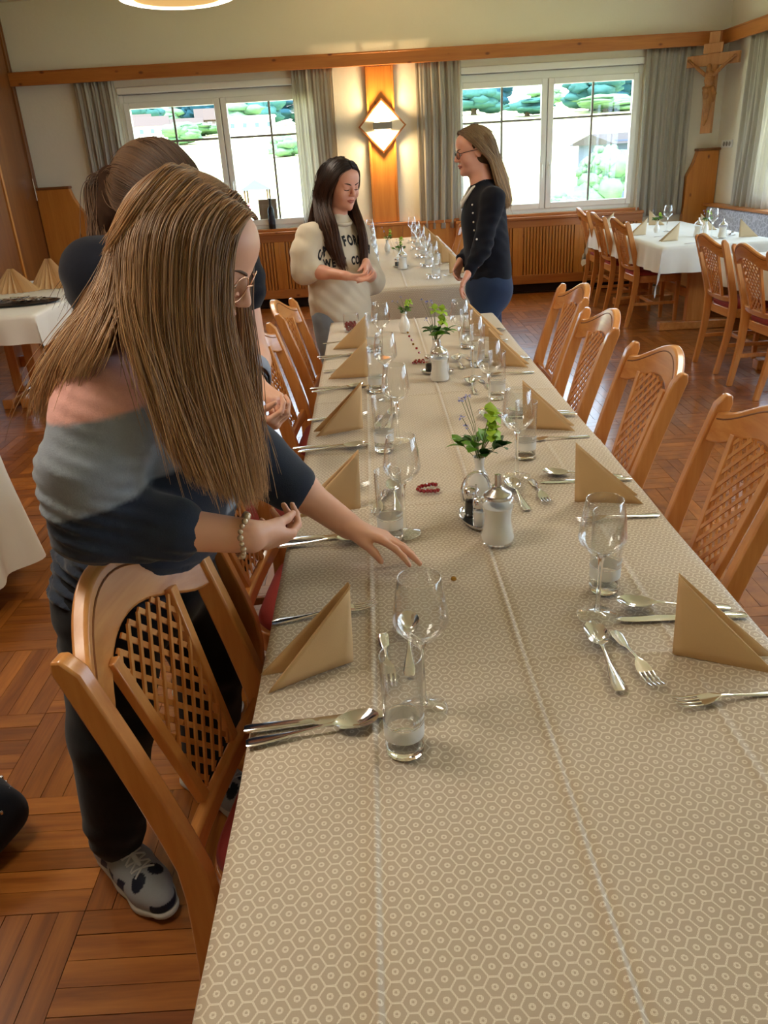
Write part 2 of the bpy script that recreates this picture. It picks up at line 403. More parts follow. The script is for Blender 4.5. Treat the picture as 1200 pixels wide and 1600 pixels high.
# windows: frame, two sashes, glass, muntins, handles, sill
def window(n, along, h, face):
    h0, h1, z0, z1 = h
    def B(mb, p0, p1, d0, d1, a, b_):   # d = depth outward from the wall's inner face
        if along == 'x': return mb.bx(p0, p1, face+min(d0, d1), face+max(d0, d1), a, b_)
        if along == 'y': return mb.bx(face+min(d0, d1), face+max(d0, d1), p0, p1, a, b_)
        return mb.bx(p0, p1, face-max(d0, d1), face-min(d0, d1), a, b_)
    f = MB(); w = .05
    B(f, h0, h0+w, .03, .12, z0, z1); B(f, h1-w, h1, .03, .12, z0, z1); B(f, h0+w, h1-w, .03, .12, z0, z0+w); B(f, h0+w, h1-w, .03, .12, z1-.09, z1)
    root = struct(f.build('window_%d' % n, M['white'], bevel=.006))
    mid = (h0+h1)/2; s0, s1 = z0+w*.8, z1-.075
    for a, b_ in ((h0+w*.8, mid-.004), (mid+.004, h1-w*.8)):
        s = MB(); q = .062
        B(s, a, a+q, .005, .07, s0, s1); B(s, b_-q, b_, .005, .07, s0, s1); B(s, a+q, b_-q, .005, .07, s0, s0+q); B(s, a+q, b_-q, .005, .07, s1-q, s1)
        so = s.build('sash', M['white'], root, bevel=.006)
        g = MB(); B(g, a+q-.005, b_-q+.005, .036, .042, s0+q-.005, s1-q+.005); g.build('pane', M['pane'], so, smooth=0)
        m = MB(); c = (a+b_)/2; zz = s0+(s1-s0)*.70
        B(m, c-.011, c+.011, .03, .048, s0+q, s1-q); m.build('muntin', M['grey_paint'], so)
        m = MB(); B(m, a+q, b_-q, .031, .047, zz-.011, zz+.011); m.build('muntin', M['grey_paint'], so)
    k = MB(); B(k, mid-.03, mid+.03, .05, .11, z0+.03, z1-.05); k.build('mullion', M['white'], root)
    for c in (mid-.034, mid+.034):
        k = MB(); B(k, c-.012, c+.012, -.006, .006, z0+.44, z0+.52); B(k, c-.007, c+.007, -.035, -.02, z0+.36, z0+.5); B(k, c-.007, c+.007, -.035, 0, z0+.48, z0+.497)
        k.build('handle', M['white'], root, bevel=.003)
    if n <= 3:
        k = MB(); B(k, h0-.04, h1+.04, -.06, .03, z0-.03, z0-.002); k.build('sill', M['pine_x' if along == 'x' else 'pine_y'], root, bevel=.005)
        k = MB(); B(k, h0, h1, -.02, .11, z1, z1+.07); k.build('roller_box', M['white'], root, bevel=.01)
    return root
for i, h in enumerate(WIN): window(i+1, 'x', h, RY1)
for i, h in enumerate(RWIN): window(i+3, 'y', h, RX1)

# radiator covers below the back windows, one run of pine panelling
def radiator_cover(x0, x1, lab, doors):
    root = thing('radiator_cover', lab, 'radiator cover', (0, RY1-.11, 0), 0)
    MB().bx(x0, x1, -.03, .1, .80, .83).build('top_board', M['pine_x'], root, bevel=.005)
    MB().bx(x0, x1, .0, .02, .72, .80).build('upper_rail', M['pine_x'], root, bevel=.003)
    MB().bx(x0, x1, .0, .02, .10, .20).build('lower_rail', M['pine_x'], root, bevel=.003)
    MB().bx(x0, x1, .05, .06, .10, .80).build('back_board', M['pine'], root)
    MB().bx(x0, x1, .085, .10, .0, .10).build('shadow_strip', M['gap'], root)  # dark strip that paints the shade below the cover, no real plinth
    proto = None; cb = MB().bx(-.0125, .0125, 0, .016, .2, .72)
    w = (x1-x0)/doors
    for k in range(doors):
        for e in (0, 1): MB().bx(x0+w*k+(w-.06)*e, x0+w*k+.06+(w-.06)*e, 0, .02, .2, .72).build('stile', M['pine'], root, bevel=.003)
        n = int((w-.14)/.034)
        for q in range(n):
            x = x0+w*k+.07+.0125+(w-.14-.025)*q/(n-1)
            if proto is None: proto = cb.build('slat', M['slat'], root, bevel=.002); o = proto
            else: o = proto.copy(); COL.objects.link(o)
            o.location = (x, .004, 0)
    return root
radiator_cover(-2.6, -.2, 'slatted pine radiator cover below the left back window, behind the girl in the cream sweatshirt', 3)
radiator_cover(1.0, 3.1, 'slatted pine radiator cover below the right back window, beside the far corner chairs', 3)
r = thing('wall_panelling', 'knotty pine panelling on the back wall behind the second table', 'panelling', (0, RY1-.06, 0))
for x0 in (-.2, .1, .4, .7): MB().bx(x0+.001, x0+.299, 0, .055, .08, .82).build('board', M['pine'], r, bevel=.003)
MB().bx(-.2, 1.0, -.02, .058, .82, .85).build('cap', M['pine_x'], r, bevel=.004)

# bench ends of knotty pine
def bench_end(pts, x, lab, mirror=1):
    root = thing('bench_end_panel', lab, 'panel', (x, RY1-.10, 0))
    MB().prism([(px*mirror, pz) for px, pz in pts], 0, .09, lambda p, q, d: (p, d, q)).build('board', M['pine'], root, smooth=0, bevel=.004)
    xs = [p for p, z in pts if z > 1.38]; a, b_ = sorted((min(xs)*mirror, max(xs)*mirror))
    MB().bx(a-.012, b_+.012, -.015, .09, 1.40, 1.425).build('cap', M['darkwood'], root, bevel=.004)
curve = [(.37, 1.40), (.40, 1.30), (.45, 1.2), (.52, 1.1), (.60, 1.03), (.62, .8), (.62, 0)]
bench_end([(0, 0), (0, 1.40)]+curve, RX0+.02, 'curved knotty pine panel against the back wall in the left corner')
bench_end([(0, 0), (0, 1.40), (.23, 1.40), (.27, 1.27), (.33, 1.15), (.335, .6), (.34, 0)], RX1-.01, 'curved knotty pine panel in the right corner under the crucifix', -1)

# curtains
def curtain(name_lab, x0, x1, z0, z1, y, along='x', folds=6, seed=1, amp=.026, flare=1.0, pale=False):
    rn = random.Random(seed); ph = [rn.uniform(-.5, .5) for _ in range(20)]
    mb = MB(); nu, nv = folds*14+1, 26
    def fn(u, v):
        z = z1+(z0-z1)*v
        e = u+.02*math.sin(5*v+seed)*math.sin(PI*u)
        a = amp*(.55+.45*v)*(1+.3*math.sin(3*u*PI+ph[0]*6))
        d = a*math.sin(2*PI*folds*(u+.012*math.sin(4*v+ph[1]*5))+ph[2]*6)+.012*math.sin(2*PI*folds*2.3*u+ph[3]*9+v)
        p = x0+(x1-x0)*(.5+(e-.5)*(1+(flare-1)*v))
        return (p, y+d, z) if along == 'x' else (y+d, p, z)
    mb.grid(nu, nv, fn)
    o = mb.build('curtain', M['curtain'], smooth=180, solid=.003); tag(o, name_lab, 'curtain')
    return o
curtain('grey linen curtain at the left edge of the left back window', -2.97, -2.56, .78, 2.40, RY1-.055, seed=1, folds=5)
curtain('grey linen curtain at the right edge of the left back window', -.70, -.26, .78, 2.40, RY1-.055, seed=4, folds=5)
curtain('grey linen curtain at the left edge of the right back window, right of the lamp', .60, 1.08, .76, 2.40, RY1-.055, seed=6, folds=5)
curtain('grey linen curtain at the right edge of the right back window, left of the crucifix', 3.02, 3.54, .76, 2.40, RY1-.055, seed=9, folds=6)
curtain('grey linen curtain on the right wall beside the corner bench', 8.66, 7.85, .82, 2.40, RX1-.055, 'y', seed=12, folds=7, amp=.03)
curtain('grey linen curtain on the right wall out beyond the corner bench', 6.35, 5.9, .82, 2.40, RX1-.055, 'y', seed=15, folds=5)

# wall lamp: diamond shade with a box in front
wl_ = thing('wall_lamp', 'diamond shaped wall lamp on the pine post', 'lamp', (.228, RY1-.05, 1.83))
dm = [(-.235, 0), (0, .242), (.235, 0), (0, -.242)]
MB().prism([(p*1.1, q*1.1) for p, q in dm], 0, .022, lambda p, q, d: (p, d-.012, q)).build('wooden_frame', M['pine_x'], wl_, smooth=0, bevel=.003)
MB().prism(dm, 0, .012, lambda p, q, d: (p, d-.018, q)).build('white_plate', M['lamp_white'], wl_, smooth=0)
MB().bx(-.1, .1, -.12, -.05, -.035, .035).build('light_box', M['grey_paint'], wl_, bevel=.003)
MB().bx(-.05, .05, -.055, -.015, -.02, .02).build('bracket', M['white'], wl_)
t = NT('bulb_glow').set(emit=(1, .72, .38, 1), emits=12.0, col=(1, .9, .7, 1)); M['bulb'] = t.m
for z in (-.038, .036): MB().bx(-.085, .085, -.11, -.06, z, z+.002).build('light_strip', M['bulb'], wl_)
for sg in (1, -1):
    l = D.lights.new('wall_lamp_light', 'AREA'); l.shape = 'RECTANGLE'; l.size = .16; l.size_y = .05; l.energy = 5; l.color = (1, .70, .36)
    o = D.objects.new('lamp_light', l); COL.objects.link(o); o.parent = wl_; o.location = (0, -.085, .045*sg); o.rotation_euler = (PI if sg > 0 else 0, 0, 0)

# pendant lamps: the first is seen, three unseen ones are added as fill
def pendant(x, y, lab, r=.28, z=2.272):
    root = thing('pendant_lamp', lab, 'lamp', (x, y, z))
    t = M.get('shade')
    if not t:
        q = NT('lamp_shade_fabric').set(col=lin('d6a94e'), rough=.8, emit=(1, .60, .2, 1), emits=.20); M['shade'] = q.m; q.bump(q.noise(q.coord(), 200, 2), .2, .001)
        q = NT('lamp_diffuser').set(col=(1, .97, .9, 1), emit=(1, .90, .72, 1), emits=2.2); M['diffuser'] = q.m
    MB().lathe([(r*.86, .03), (r*.80, .26), (r*.79, .26), (r*.85, .03)], 40).build('shade', M['shade'], root)
    MB().lathe([(r*.76, .002), (r*.9, .002), (r*1.0, .010), (r*1.0, .03), (r*.8, .04), (r*.76, .04), (r*.76, .002)], 48).build('diffuser_ring', M['diffuser'], root)
    MB().lathe([(0, .010), (r*.76, .008), (r*.76, .014), (0, .014)], 40).build('shade_disc', M['shade'], root)
    MB().tube([(0, 0, .2), (0, 0, RZ-z-.03)], .006, 8).build('cord', M['white'], root)
    MB().lathe([(0, RZ-z), (.06, RZ-z), (.05, RZ-z-.03), (0, RZ-z-.03)], 20).build('canopy', M['white'], root)
    l = D.lights.new('pendant_light', 'AREA'); l.shape = 'DISK'; l.size = r*1.9; l.energy = 5; l.color = (1, .9, .76)
    o = D.objects.new('lamp_light', l); COL.objects.link(o); o.parent = root; o.location = (0, 0, -.004)
    return root
pendant(-.865, 4.53, 'round pendant lamp with a yellow fabric shade and glowing white rim, above the women', .28)
pendant(-.945, 1.2, 'added unseen fill lamp with a yellow fabric shade, hung above the nearest chairs')
pendant(1.6, 2.8, 'added unseen fill lamp with a yellow fabric shade, hung to the right of the long table')
pendant(-2.7, 2.4, 'added unseen fill lamp with a yellow fabric shade, hung over the left side of the room')
# ------------------------------------------------------------------ outdoors: sunny meadow slope, houses, trees
_e = [(9.6, -.42), (14, -.30), (20, -.17), (40, -.075), (60, -.05), (100, -.002), (160, .020), (230, .033), (300, .040), (400, .046), (520, .050), (700, .052)]
def ground(y): return 1.5+y*float(np.interp(y, [q[0] for q in _e], [q[1] for q in _e]))
t = NT('meadow').set(rough=1.0, spec=0); v = t.coord(); t.color(t.mix(t.noise(v, .05, 4), lin('c9cf8a'), lin('e4dfae')))
ys = [9.6, 12, 16, 20, 30, 40, 50, 60, 80, 100, 130, 160, 200, 230, 260, 300, 340, 380, 450, 520, 700]
mb = MB(); mb.grid(25, len(ys), lambda u, v: ((u-.5)*2*(30+ys[round(v*(len(ys)-1))]*.9), ys[round(v*(len(ys)-1))], ground(ys[round(v*(len(ys)-1))])+.3*math.sin(u*40)*v))
o = mb.build('meadow', t.m, smooth=180); o['kind'] = 'structure'
o = MB().grid(2, 2, lambda u, v: (RX1+.3+u*60, -20+v*90, -3.0-u*2)).build('garden_lawn', t.m, smooth=0); o['kind'] = 'structure'
o = MB().grid(2, 2, lambda u, v: (-40+u*80, -60+v*58.1, -3.0)).build('front_yard', t.m, smooth=0); o['kind'] = 'structure'
def leafmat(name, a, b):
    t = NT(name).set(rough=.9, spec=.1); t.color(t.mix(t.noise(t.coord(), 2.5, 4), lin(a), lin(b))); return t.m
LM = [leafmat('foliage_dark', '153440', '2a525c'), leafmat('foliage_mid', '2a5250', '46706a'), leafmat('foliage_light', '4e7456', '7a9a72')]  # bluish haze over the trees is mixed into these leaf colours
bark = flat('bark', '5a4630', .9)
def tree(ax, y, h, w, kind, lab, conic=False, sink=0):
    rn = random.Random(int(ax*9999)+int(y)); x = ax*y; z = ground(y)-sink
    if y > 100: w *= 1.35; h *= 1.15
    root = thing('tree', lab, 'tree', (x, y, z), 0, 'trees on the hillside outside')
    mb = MB()
    if conic:
        for k in range(5):
            q = k/5; mb.lathe([(w*.5*(1-q)*1.0, h*(.12+q*.8)), (w*.3*(1-q), h*(.2+q*.8)), (0.01, h*(.32+q*.74))], 10, (rn.uniform(-.1, .1), 0, 0))
    else:
        for k in range(16):
            a = rn.uniform(0, 2*PI); d = rn.uniform(.1, .36)*w; zz = h*rn.uniform(.18, .85)
            mb.blob((d*math.cos(a), d*math.sin(a), zz), (w*rn.uniform(.2, .32), w*rn.uniform(.2, .32), h*rn.uniform(.12, .24)), 9, 7, None, .24, rn)
        mb.blob((0, 0, h*.6), (w*.34, w*.34, h*.40), 10, 8, None, .2, rn)
        if y < 100:
            for k in range(150):
                q = Vector((rn.gauss(0, 1), rn.gauss(0, 1), rn.gauss(0, .8))).normalized()*rn.uniform(.8, 1.05); mb.blob((q.x*w*.42, q.y*w*.42, h*(.58+.42*q.z)), w*rn.uniform(.03, .075), 6, 5, None, .3, rn)
    mb.build('crown', LM[kind], root, smooth=180)
    MB().tube([(0, 0, -.2-sink), (0, 0, h*.5)], [w*.06, w*.03], 7).build('trunk', bark, root)
Lw, Rw = 'seen through the left back window', 'seen through the right back window'
for ax, y, h, w, k, lab, c in [(-.259, 330, 14, 7, 0, 'dark conifer at the far left of the hillside, '+Lw, True), (-.247, 310, 9, 10, 1, 'round tree right of the dark conifer, '+Lw, False),
    (-.226, 340, 7, 12, 2, 'low pale tree above the pale houses, '+Lw, False), (-.206, 390, 9, 12, 0, 'bushy tree on the crest left of the tall pair, '+Lw, False), (-.192, 360, 11, 13, 0, 'broad dark tree on the crest above the chalet roof, '+Lw, False), (-.178, 350, 11, 12, 0, 'dark tree on the crest right of the broad one, '+Lw, False),
    (-.141, 340, 13, 8, 0, 'dark conifer just right of the window mullion, '+Lw, True), (-.121, 290, 10, 13, 1, 'wide tree in the middle of the right sash, '+Lw, False), (-.101, 325, 8, 11, 0, 'tree behind the muntin of the right sash, '+Lw, False),
    (-.142, 250, 7, 10, 2, 'light green tree left of the white house, '+Lw, False), (-.07, 330, 6, 8, 1, 'small tree by the curtain, '+Lw, False), (-.205, 200, 4, 7, 2, 'low bush on the open meadow, '+Lw, False), (-.09, 130, 2.6, 4, 2, 'yellowish bush in the lower meadow, '+Lw, False),
    (-.236, 260, 3, 7, 1, 'bush in front of the pale houses, '+Lw, False), (-.19, 255, 3, 10, 2, 'hedge below the chalet, '+Lw, False),
    (.131, 310, 9, 14, 1, 'tree beside the left curtain, '+Rw, False), (.158, 330, 8, 9, 0, 'tree behind the left muntin, '+Rw, False), (.193, 260, 4, 11, 1, 'single bush left of the mullion, '+Rw, False),
    (.215, 320, 6, 10, 2, 'pale bush right of the mullion, '+Rw, False), (.268, 270, 9, 13, 1, 'wide tree in the upper right pane, '+Rw, False), (.30, 300, 10, 13, 0, 'darker tree at the right of the upper pane, '+Rw, False), (.285, 250, 4, 16, 2, 'low hedge below the upper trees, '+Rw, False),
    (.235, 34, 1.7, 2.8, 2, 'round garden bush at the lower left of the sash, '+Rw, False), (.26, 36, 1.3, 2.0, 1, 'small garden bush between two larger ones, '+Rw, False), (.288, 44, 3.0, 3.2, 2, 'tall garden bush left of the dark house, '+Rw, False), (.308, 34, 1.4, 2.6, 1, 'flowering bush in front of the dark house, '+Rw, False)]:
    tree(ax, y, h, w, k, lab, c)
hw = flat('house_wall', 'efe9dc', .9); hr = flat('house_roof', '54463f', .8); hd = flat('house_timber', '3a302b', .8); hg = flat('house_glass', '4b6070', .2)
def house(ax, y, w, d, h, rh, lab, wallm, roofm, nwin=3):
    root = thing('house', lab, 'house', (ax*y, y, ground(y)), .2, 'houses on the hillside outside')
    MB().bx(-w/2, w/2, -d/2, d/2, -2, h).build('walls', wallm, root, smooth=0)
    MB().prism([(-d/2-.6, h-.2), (0, h+rh), (d/2+.6, h-.2)], -w/2-.5, w/2+.5, lambda p, q, e: (e, p, q)).build('roof', roofm, root, smooth=0)
    for k in range(nwin):
        x = -w/2+w*(k+.5)/nwin
        f = MB().bx(x-.7, x+.7, -d/2-.08, -d/2, h*.35, h*.35+1.4).build('window', M['white'], root, smooth=0)
        MB().bx(x-.55, x+.55, -d/2-.1, -d/2-.08, h*.35+.12, h*.35+1.28).build('pane', hg, f, smooth=0)
house(-.2538, 290, 7, 7, 3.5, 3, 'small pale house at the left, '+Lw, hw, hr); house(-.2403, 250, 9, 8, 3.4, 2.5, 'low pale house in front of the trees, '+Lw, hw, hr)
house(-.2013, 300, 11, 7, 2.4, 2, 'long pale house, '+Lw, hw, hr, 5); house(-.1740, 305, 9, 8, 3.4, 3.6, 'chalet with a dark timber gable, '+Lw, hd, hr)
house(-.1283, 235, 13, 9, 4.2, .5, 'flat white house with dark windows, '+Lw, hw, hw, 4); house(-.0745, 345, 12, 9, 4, 3, 'pale house high on the slope by the curtain, '+Lw, hw, hr)
house(.312, 52, 4, 5, 3.4, .4, 'dark blue-grey garden house at the right edge, '+Rw, flat('dark_cladding', '4a5568', .7), hd, 2)
r = thing('play_hut', 'play hut with blue pointed roof and red slide, seen through the left back window', 'hut', (-.1285*60, 60, ground(60)))
MB().prism([(-1.1, 1.5), (0, 2.15), (1.1, 1.5)], -.9, .9, lambda p, q, d: (p, d, q)).build('roof', flat('blue_roof', '5a6f95', .6), r, smooth=0)
for x in (-.8, .8):
    for y in (-.7, .7): MB().bx(x-.06, x+.06, y-.06, y+.06, -.3, 1.55).build('post', bark, r, smooth=0)
MB().beam((.0, -.8, 1.0), (-.9, -2.0, -.1), .6, .08).build('slide', flat('red_slide', 'd06a70', .4), r, smooth=0)

# ------------------------------------------------------------------ crucifix and socket
cr = thing('crucifix', 'carved wooden crucifix hanging high in the right corner of the room', 'crucifix', (3.655, RY1-.245, 1.57), -PI/4)
MB().bx(-.055, .055, -.02, .035, 0, .93).build('upright', M['pine'], cr, bevel=.003)
MB().bx(-.27, .27, -.022, .03, .63, .735).build('crossbar', M['pine_x'], cr, bevel=.003)
MB().bx(-.10, .10, -.03, -.012, .74, .83).build('title_board', M['pine'], cr, bevel=.003)
CARVE = wood('carved_lime', 'b98148', '8a5526', 2, .5, .2, 2)
for o in cr.children: o.data.materials[0] = M['crosswood'] = M.get('crosswood') or wood('cross_wood', 'cf9a6a', 'b57c4c', 2, .5, .1)
so = thing('socket_strip', 'white socket strip on the wall under the crucifix', 'socket', (RX1-.005, 8.96, 1.42), 0)
MB().bx(-.012, 0, -.06, .2, 0, .075).build('plate', M['white'], so, bevel=.003)
for k in range(3): MB().lathe([(0, 0), (.022, 0), (.024, .004), (.0, .004)], 16).build('outlet', M['grey_paint'], so).matrix_local = Matrix.Translation((-.013, -.015+.07*k, .037)) @ Matrix.Rotation(-PI/2, 4, 'Y')

# ------------------------------------------------------------------ chairs
def cx(z):   # lean of the back: x of the post's centre line over height
    return float(np.interp(z, [0, .25, .42, .5, .6, .75, .94], [-.255, -.212, -.198, -.202, -.226, -.272, -.334]))
def cy(z): return .178+.034*min(1, z/.9)
def make_chair(slats):
    root = thing('dining_chair', 'beech dining chair with a lattice back and red seat', 'chair')
    zs = [0, .12, .25, .36, .43, .5, .57, .65, .75, .85, .885]
    th = lambda z: float(np.interp(z, [0, .43, .9], [.034, .052, .042]))
    for sg in (1, -1):
        mb = MB(); pts = [(cx(z)+th(z)/2, z) for z in zs]+[(cx(.9)+.002, .908), (cx(.9)-.014, .906)]+[(cx(z)-th(z)/2, z) for z in reversed(zs)]
        mb.prism(pts, -.0145, .0145, lambda p, q, d: (p, sg*cy(q)+d, q)); mb.build('back_post', M['beech'], root, smooth=30, bevel=.004)
    HW = .197
    def rail(zlo, zhi, name, bead=False, t=.028, bulge=.045, n=25):
        mb = MB(); V = []
        for i in range(n):
            y = HW*(2*i/(n-1)-1); lo, hi = zlo(y), zhi(y); b = bulge*(1-abs(y/HW)**2.6)
            for z, dx in ((lo, t/2), (hi, t/2), (hi, -t/2), (lo, -t/2)): V.append((cx(z)+dx-b, y, z))
        F = [(i*4+k, i*4+(k+1) % 4, i*4+4+(k+1) % 4, i*4+4+k) for i in range(n-1) for k in range(4)]+[(3, 2, 1, 0), (4*n-4, 4*n-3, 4*n-2, 4*n-1)]
        mb.add(V, F)
        o = mb.build(name, M['beech_y'], root, smooth=40, bevel=.006, seg=3)
        if bead:
            for dz, rr_, mm in ((-.018, .0022, M['darkwood']),):
                for sx in (1, -1):
                    mb = MB(); mb.tube([(cx(zhi(y)+dz)+sx*(t/2)-bulge*(1-abs(y/HW)**2.6), y, zhi(y)+dz) for y in [HW*.96*(2*i/20-1) for i in range(21)]], rr_, 5)
                    mb.build('groove_line', mm, o)
        return o
    hump = lambda y: .868+.068*max(0, math.cos(PI*.5*min(1, abs(y)/.185)))**1.5
    arch = lambda y: .79+.055*max(0, math.cos(PI*.5*min(1, abs(y)/.17)))**1.2
    rail(arch, hump, 'top_rail', True)
    rail(lambda y: .50-.012*(1-abs(y/HW)**2.6), lambda y: .535-.012*(1-abs(y/HW)**2.6), 'lower_rail', False, .022, .016)
    bul = lambda y, z: cx(z)-.022*(1-abs(y/HW)**2.6)
    wz = lambda z: .076+.036*(z-.53)/.3
    for sg in (1, -1):
        mb = MB(); mb.beam((bul(.07, .525), sg*wz(.525), .522), (bul(.11, .83), sg*wz(.83), .83), .018, .022, (0, 1, 0)); mb.build('stile', M['beech'], root, bevel=.002)
    # lattice of two layers of thin diagonal slats
    lay = []; z0, z1, pitch = .53, .845, .037
    for s in (1, -1):
        for c in np.arange(-.51, .6, pitch):
            ok = []
            for q in np.linspace(z0, z1, 125):
                y = s*(q-.685)*.9+c
                if abs(y) < wz(q)-.004 and q < arch(y)+.004: ok.append((y, q))
            if len(ok) > 6: lay.append((ok[0], ok[-1], s))
    if slats:
        for a, b, s in lay:
            mb = MB(); mb.beam((bul(*a)+.002*s, *a), (bul(*b)+.002*s, *b), .004, .0095, (0, 1, -.9*s)); mb.build('slat', M['beech'], root, smooth=0)
    else:
        mb = MB()
        for a, b, s in lay: mb.beam((bul(*a)+.002*s, *a), (bul(*b)+.002*s, *b), .004, .0095, (0, 1, -.9*s))
        mb.build('lattice', M['beech'], root, smooth=0, kind='stuff')
    # seat
    def seat_outline(g=0):
        P = []
        for k in range(40):
            a = 2*PI*k/40; ca, sa = math.cos(a), math.sin(a); e = .35
            x = math.copysign(abs(ca)**e, ca)*(.215+g); y = math.copysign(abs(sa)**e, sa)*(.198+g+.012*ca)
            P.append((x+.01, y))
        return P
    mb = MB().prism(seat_outline(), .385, .445, lambda p, q, d: (p, q, d)); mb.build('seat_frame', M['beech_y'], root, smooth=40, bevel=.004)
    pad = MB(); rings = [(-.012, .445), (-.004, .46), (-.012, .474), (-.04, .484), (-.1, .49), (-.17, .491)]; V = []
    for g, z in rings: V += [(p, q, z) for p, q in seat_outline(g)]
    pad.add(V, [(r*40+k, r*40+(k+1) % 40, r*40+40+(k+1) % 40, r*40+40+k) for r in range(len(rings)-1) for k in range(40)]+[tuple(5*40+k for k in range(40))])
    pad.build('seat_pad', M['red'], root, smooth=180)
    for sg in (1, -1):
        mb = MB(); w = .019
        V = [(.185+a*w*(1 if z else .75), sg*.172+b*w*(1 if z else .75), z) for z in (0, .385) for b in (-1, 1) for a in (-1, 1)]
        mb.add(V, [(0, 2, 3, 1), (4, 5, 7, 6), (0, 1, 5, 4), (2, 6, 7, 3), (0, 4, 6, 2), (1, 3, 7, 5)]); mb.build('front_leg', M['beech'], root, bevel=.004)
        MB().beam((-.215, sg*.18, .2), (.18, sg*.172, .2), .02, .026).build('side_stretcher', M['beech'], root, bevel=.003)
    MB().beam((-.02, -.172, .2), (-.02, .172, .2), .02, .024).build('cross_stretcher', M['beech_y'], root, bevel=.003)
    return root
CH = Proto(make_chair(True)); CHF = Proto(make_chair(False))
LT = 'chairs along the long table'
CH.put((-.103, 1.052, 0), math.radians(-10), 'beech lattice-back chair nearest the camera, left of the long table, before the hoodie woman', LT)
CH.put((-.13, 1.80, 0), math.radians(-6), 'beech lattice-back chair left of the long table, behind the forearms of the hoodie woman', LT)
CHF.put((-.30, 2.42, 0), math.radians(8), 'beech lattice-back chair pulled out from the long table, before the dark top woman', LT)
CHF.put((-.13, 3.07, 0), math.radians(-4), 'beech lattice-back chair second from the far end on the left of the long table', LT)
CHF.put((-.085, 3.70, 0), math.radians(-3), 'beech lattice-back chair farthest from the camera on the left of the long table', LT)
CH.put((.575, 1.725, 0), PI-.04, 'beech lattice-back chair nearest the camera on the right side of the long table', LT)
CH.put((.553, 2.36, 0), PI, 'second beech lattice-back chair from the camera, right side of the long table', LT)
CHF.put((.560, 3.02, 0), PI-.02, 'third beech lattice-back chair from the camera, right side of the long table', LT)
CHF.put((.62, 3.67, 0), PI, 'fourth and farthest beech lattice-back chair, right side of the long table', LT)
CT = 'chairs at the corner tables'
CHF.put((2.60, 8.62, 0), -.05, 'beech chair with red seat at the corner table, leftmost of three, nearest the window', CT)
CHF.put((2.555, 7.90, 0), -.02, 'beech chair with red seat at the corner table, middle of three on its left', CT)
CHF.put((2.545, 7.2, 0), .02, 'beech chair with red seat at the corner table, rightmost of three on its left', CT)
CHF.put((2.65, 5.495, 0), .02, 'beech chair with red seat, left of the pair at the near corner table', CT)
CHF.put((2.625, 4.84, 0), .04, 'beech chair with red seat, right of the pair at the near corner table', CT)
T2 = 'chairs at the second table'
for k, y in enumerate((6.4, 7.05, 7.75)):
    CHF.put((.60, y, 0), PI, 'beech chair on the right side of the second table, %s of three' % ('nearest', 'middle', 'farthest')[k], T2)

# ------------------------------------------------------------------ tables and cloths
def trestle(name, x0, x1, y0, y1, lab, top=.735, inset=.35, longy=True):
    root = thing(name, lab, 'table', ((x0+x1)/2, (y0+y1)/2, 0))
    hx, hy = (x1-x0)/2, (y1-y0)/2
    MB().bx(-hx, hx, -hy, hy, top-.03, top).build('table_top', M['beech_y'], root, bevel=.004)
    MB().bx(-hx+.08, hx-.08, -hy+.1, hy-.1, top-.10, top-.03).build('apron', M['beech_y'], root)
    for s in (1, -1):
        p = s*((hy if longy else hx)-inset)
        if longy:
            MB().bx(-.075, .075, p-.035, p+.035, .07, top-.1).build('post', M['beech'], root, bevel=.005)
            MB().bx(-min(.3, hx-.08), min(.3, hx-.08), p-.04, p+.04, 0, .07).build('foot', M['beech_y'], root, bevel=.006)
        else:
            MB().bx(p-.035, p+.035, -.075, .075, .07, top-.1).build('post', M['beech'], root, bevel=.005)
            MB().bx(p-.04, p+.04, -min(.3, hy-.06), min(.3, hy-.06), 0, .07).build('foot', M['beech_y'], root, bevel=.006)
    d = (hy if longy else hx)-inset
    if longy: MB().bx(-.02, .02, -d, d, .24, .32).build('stretcher', M['beech_y'], root, bevel=.004)
    else: MB().bx(-d, d, -.02, .02, .24, .32).build('stretcher', M['beech_y'], root, bevel=.004)
    return root
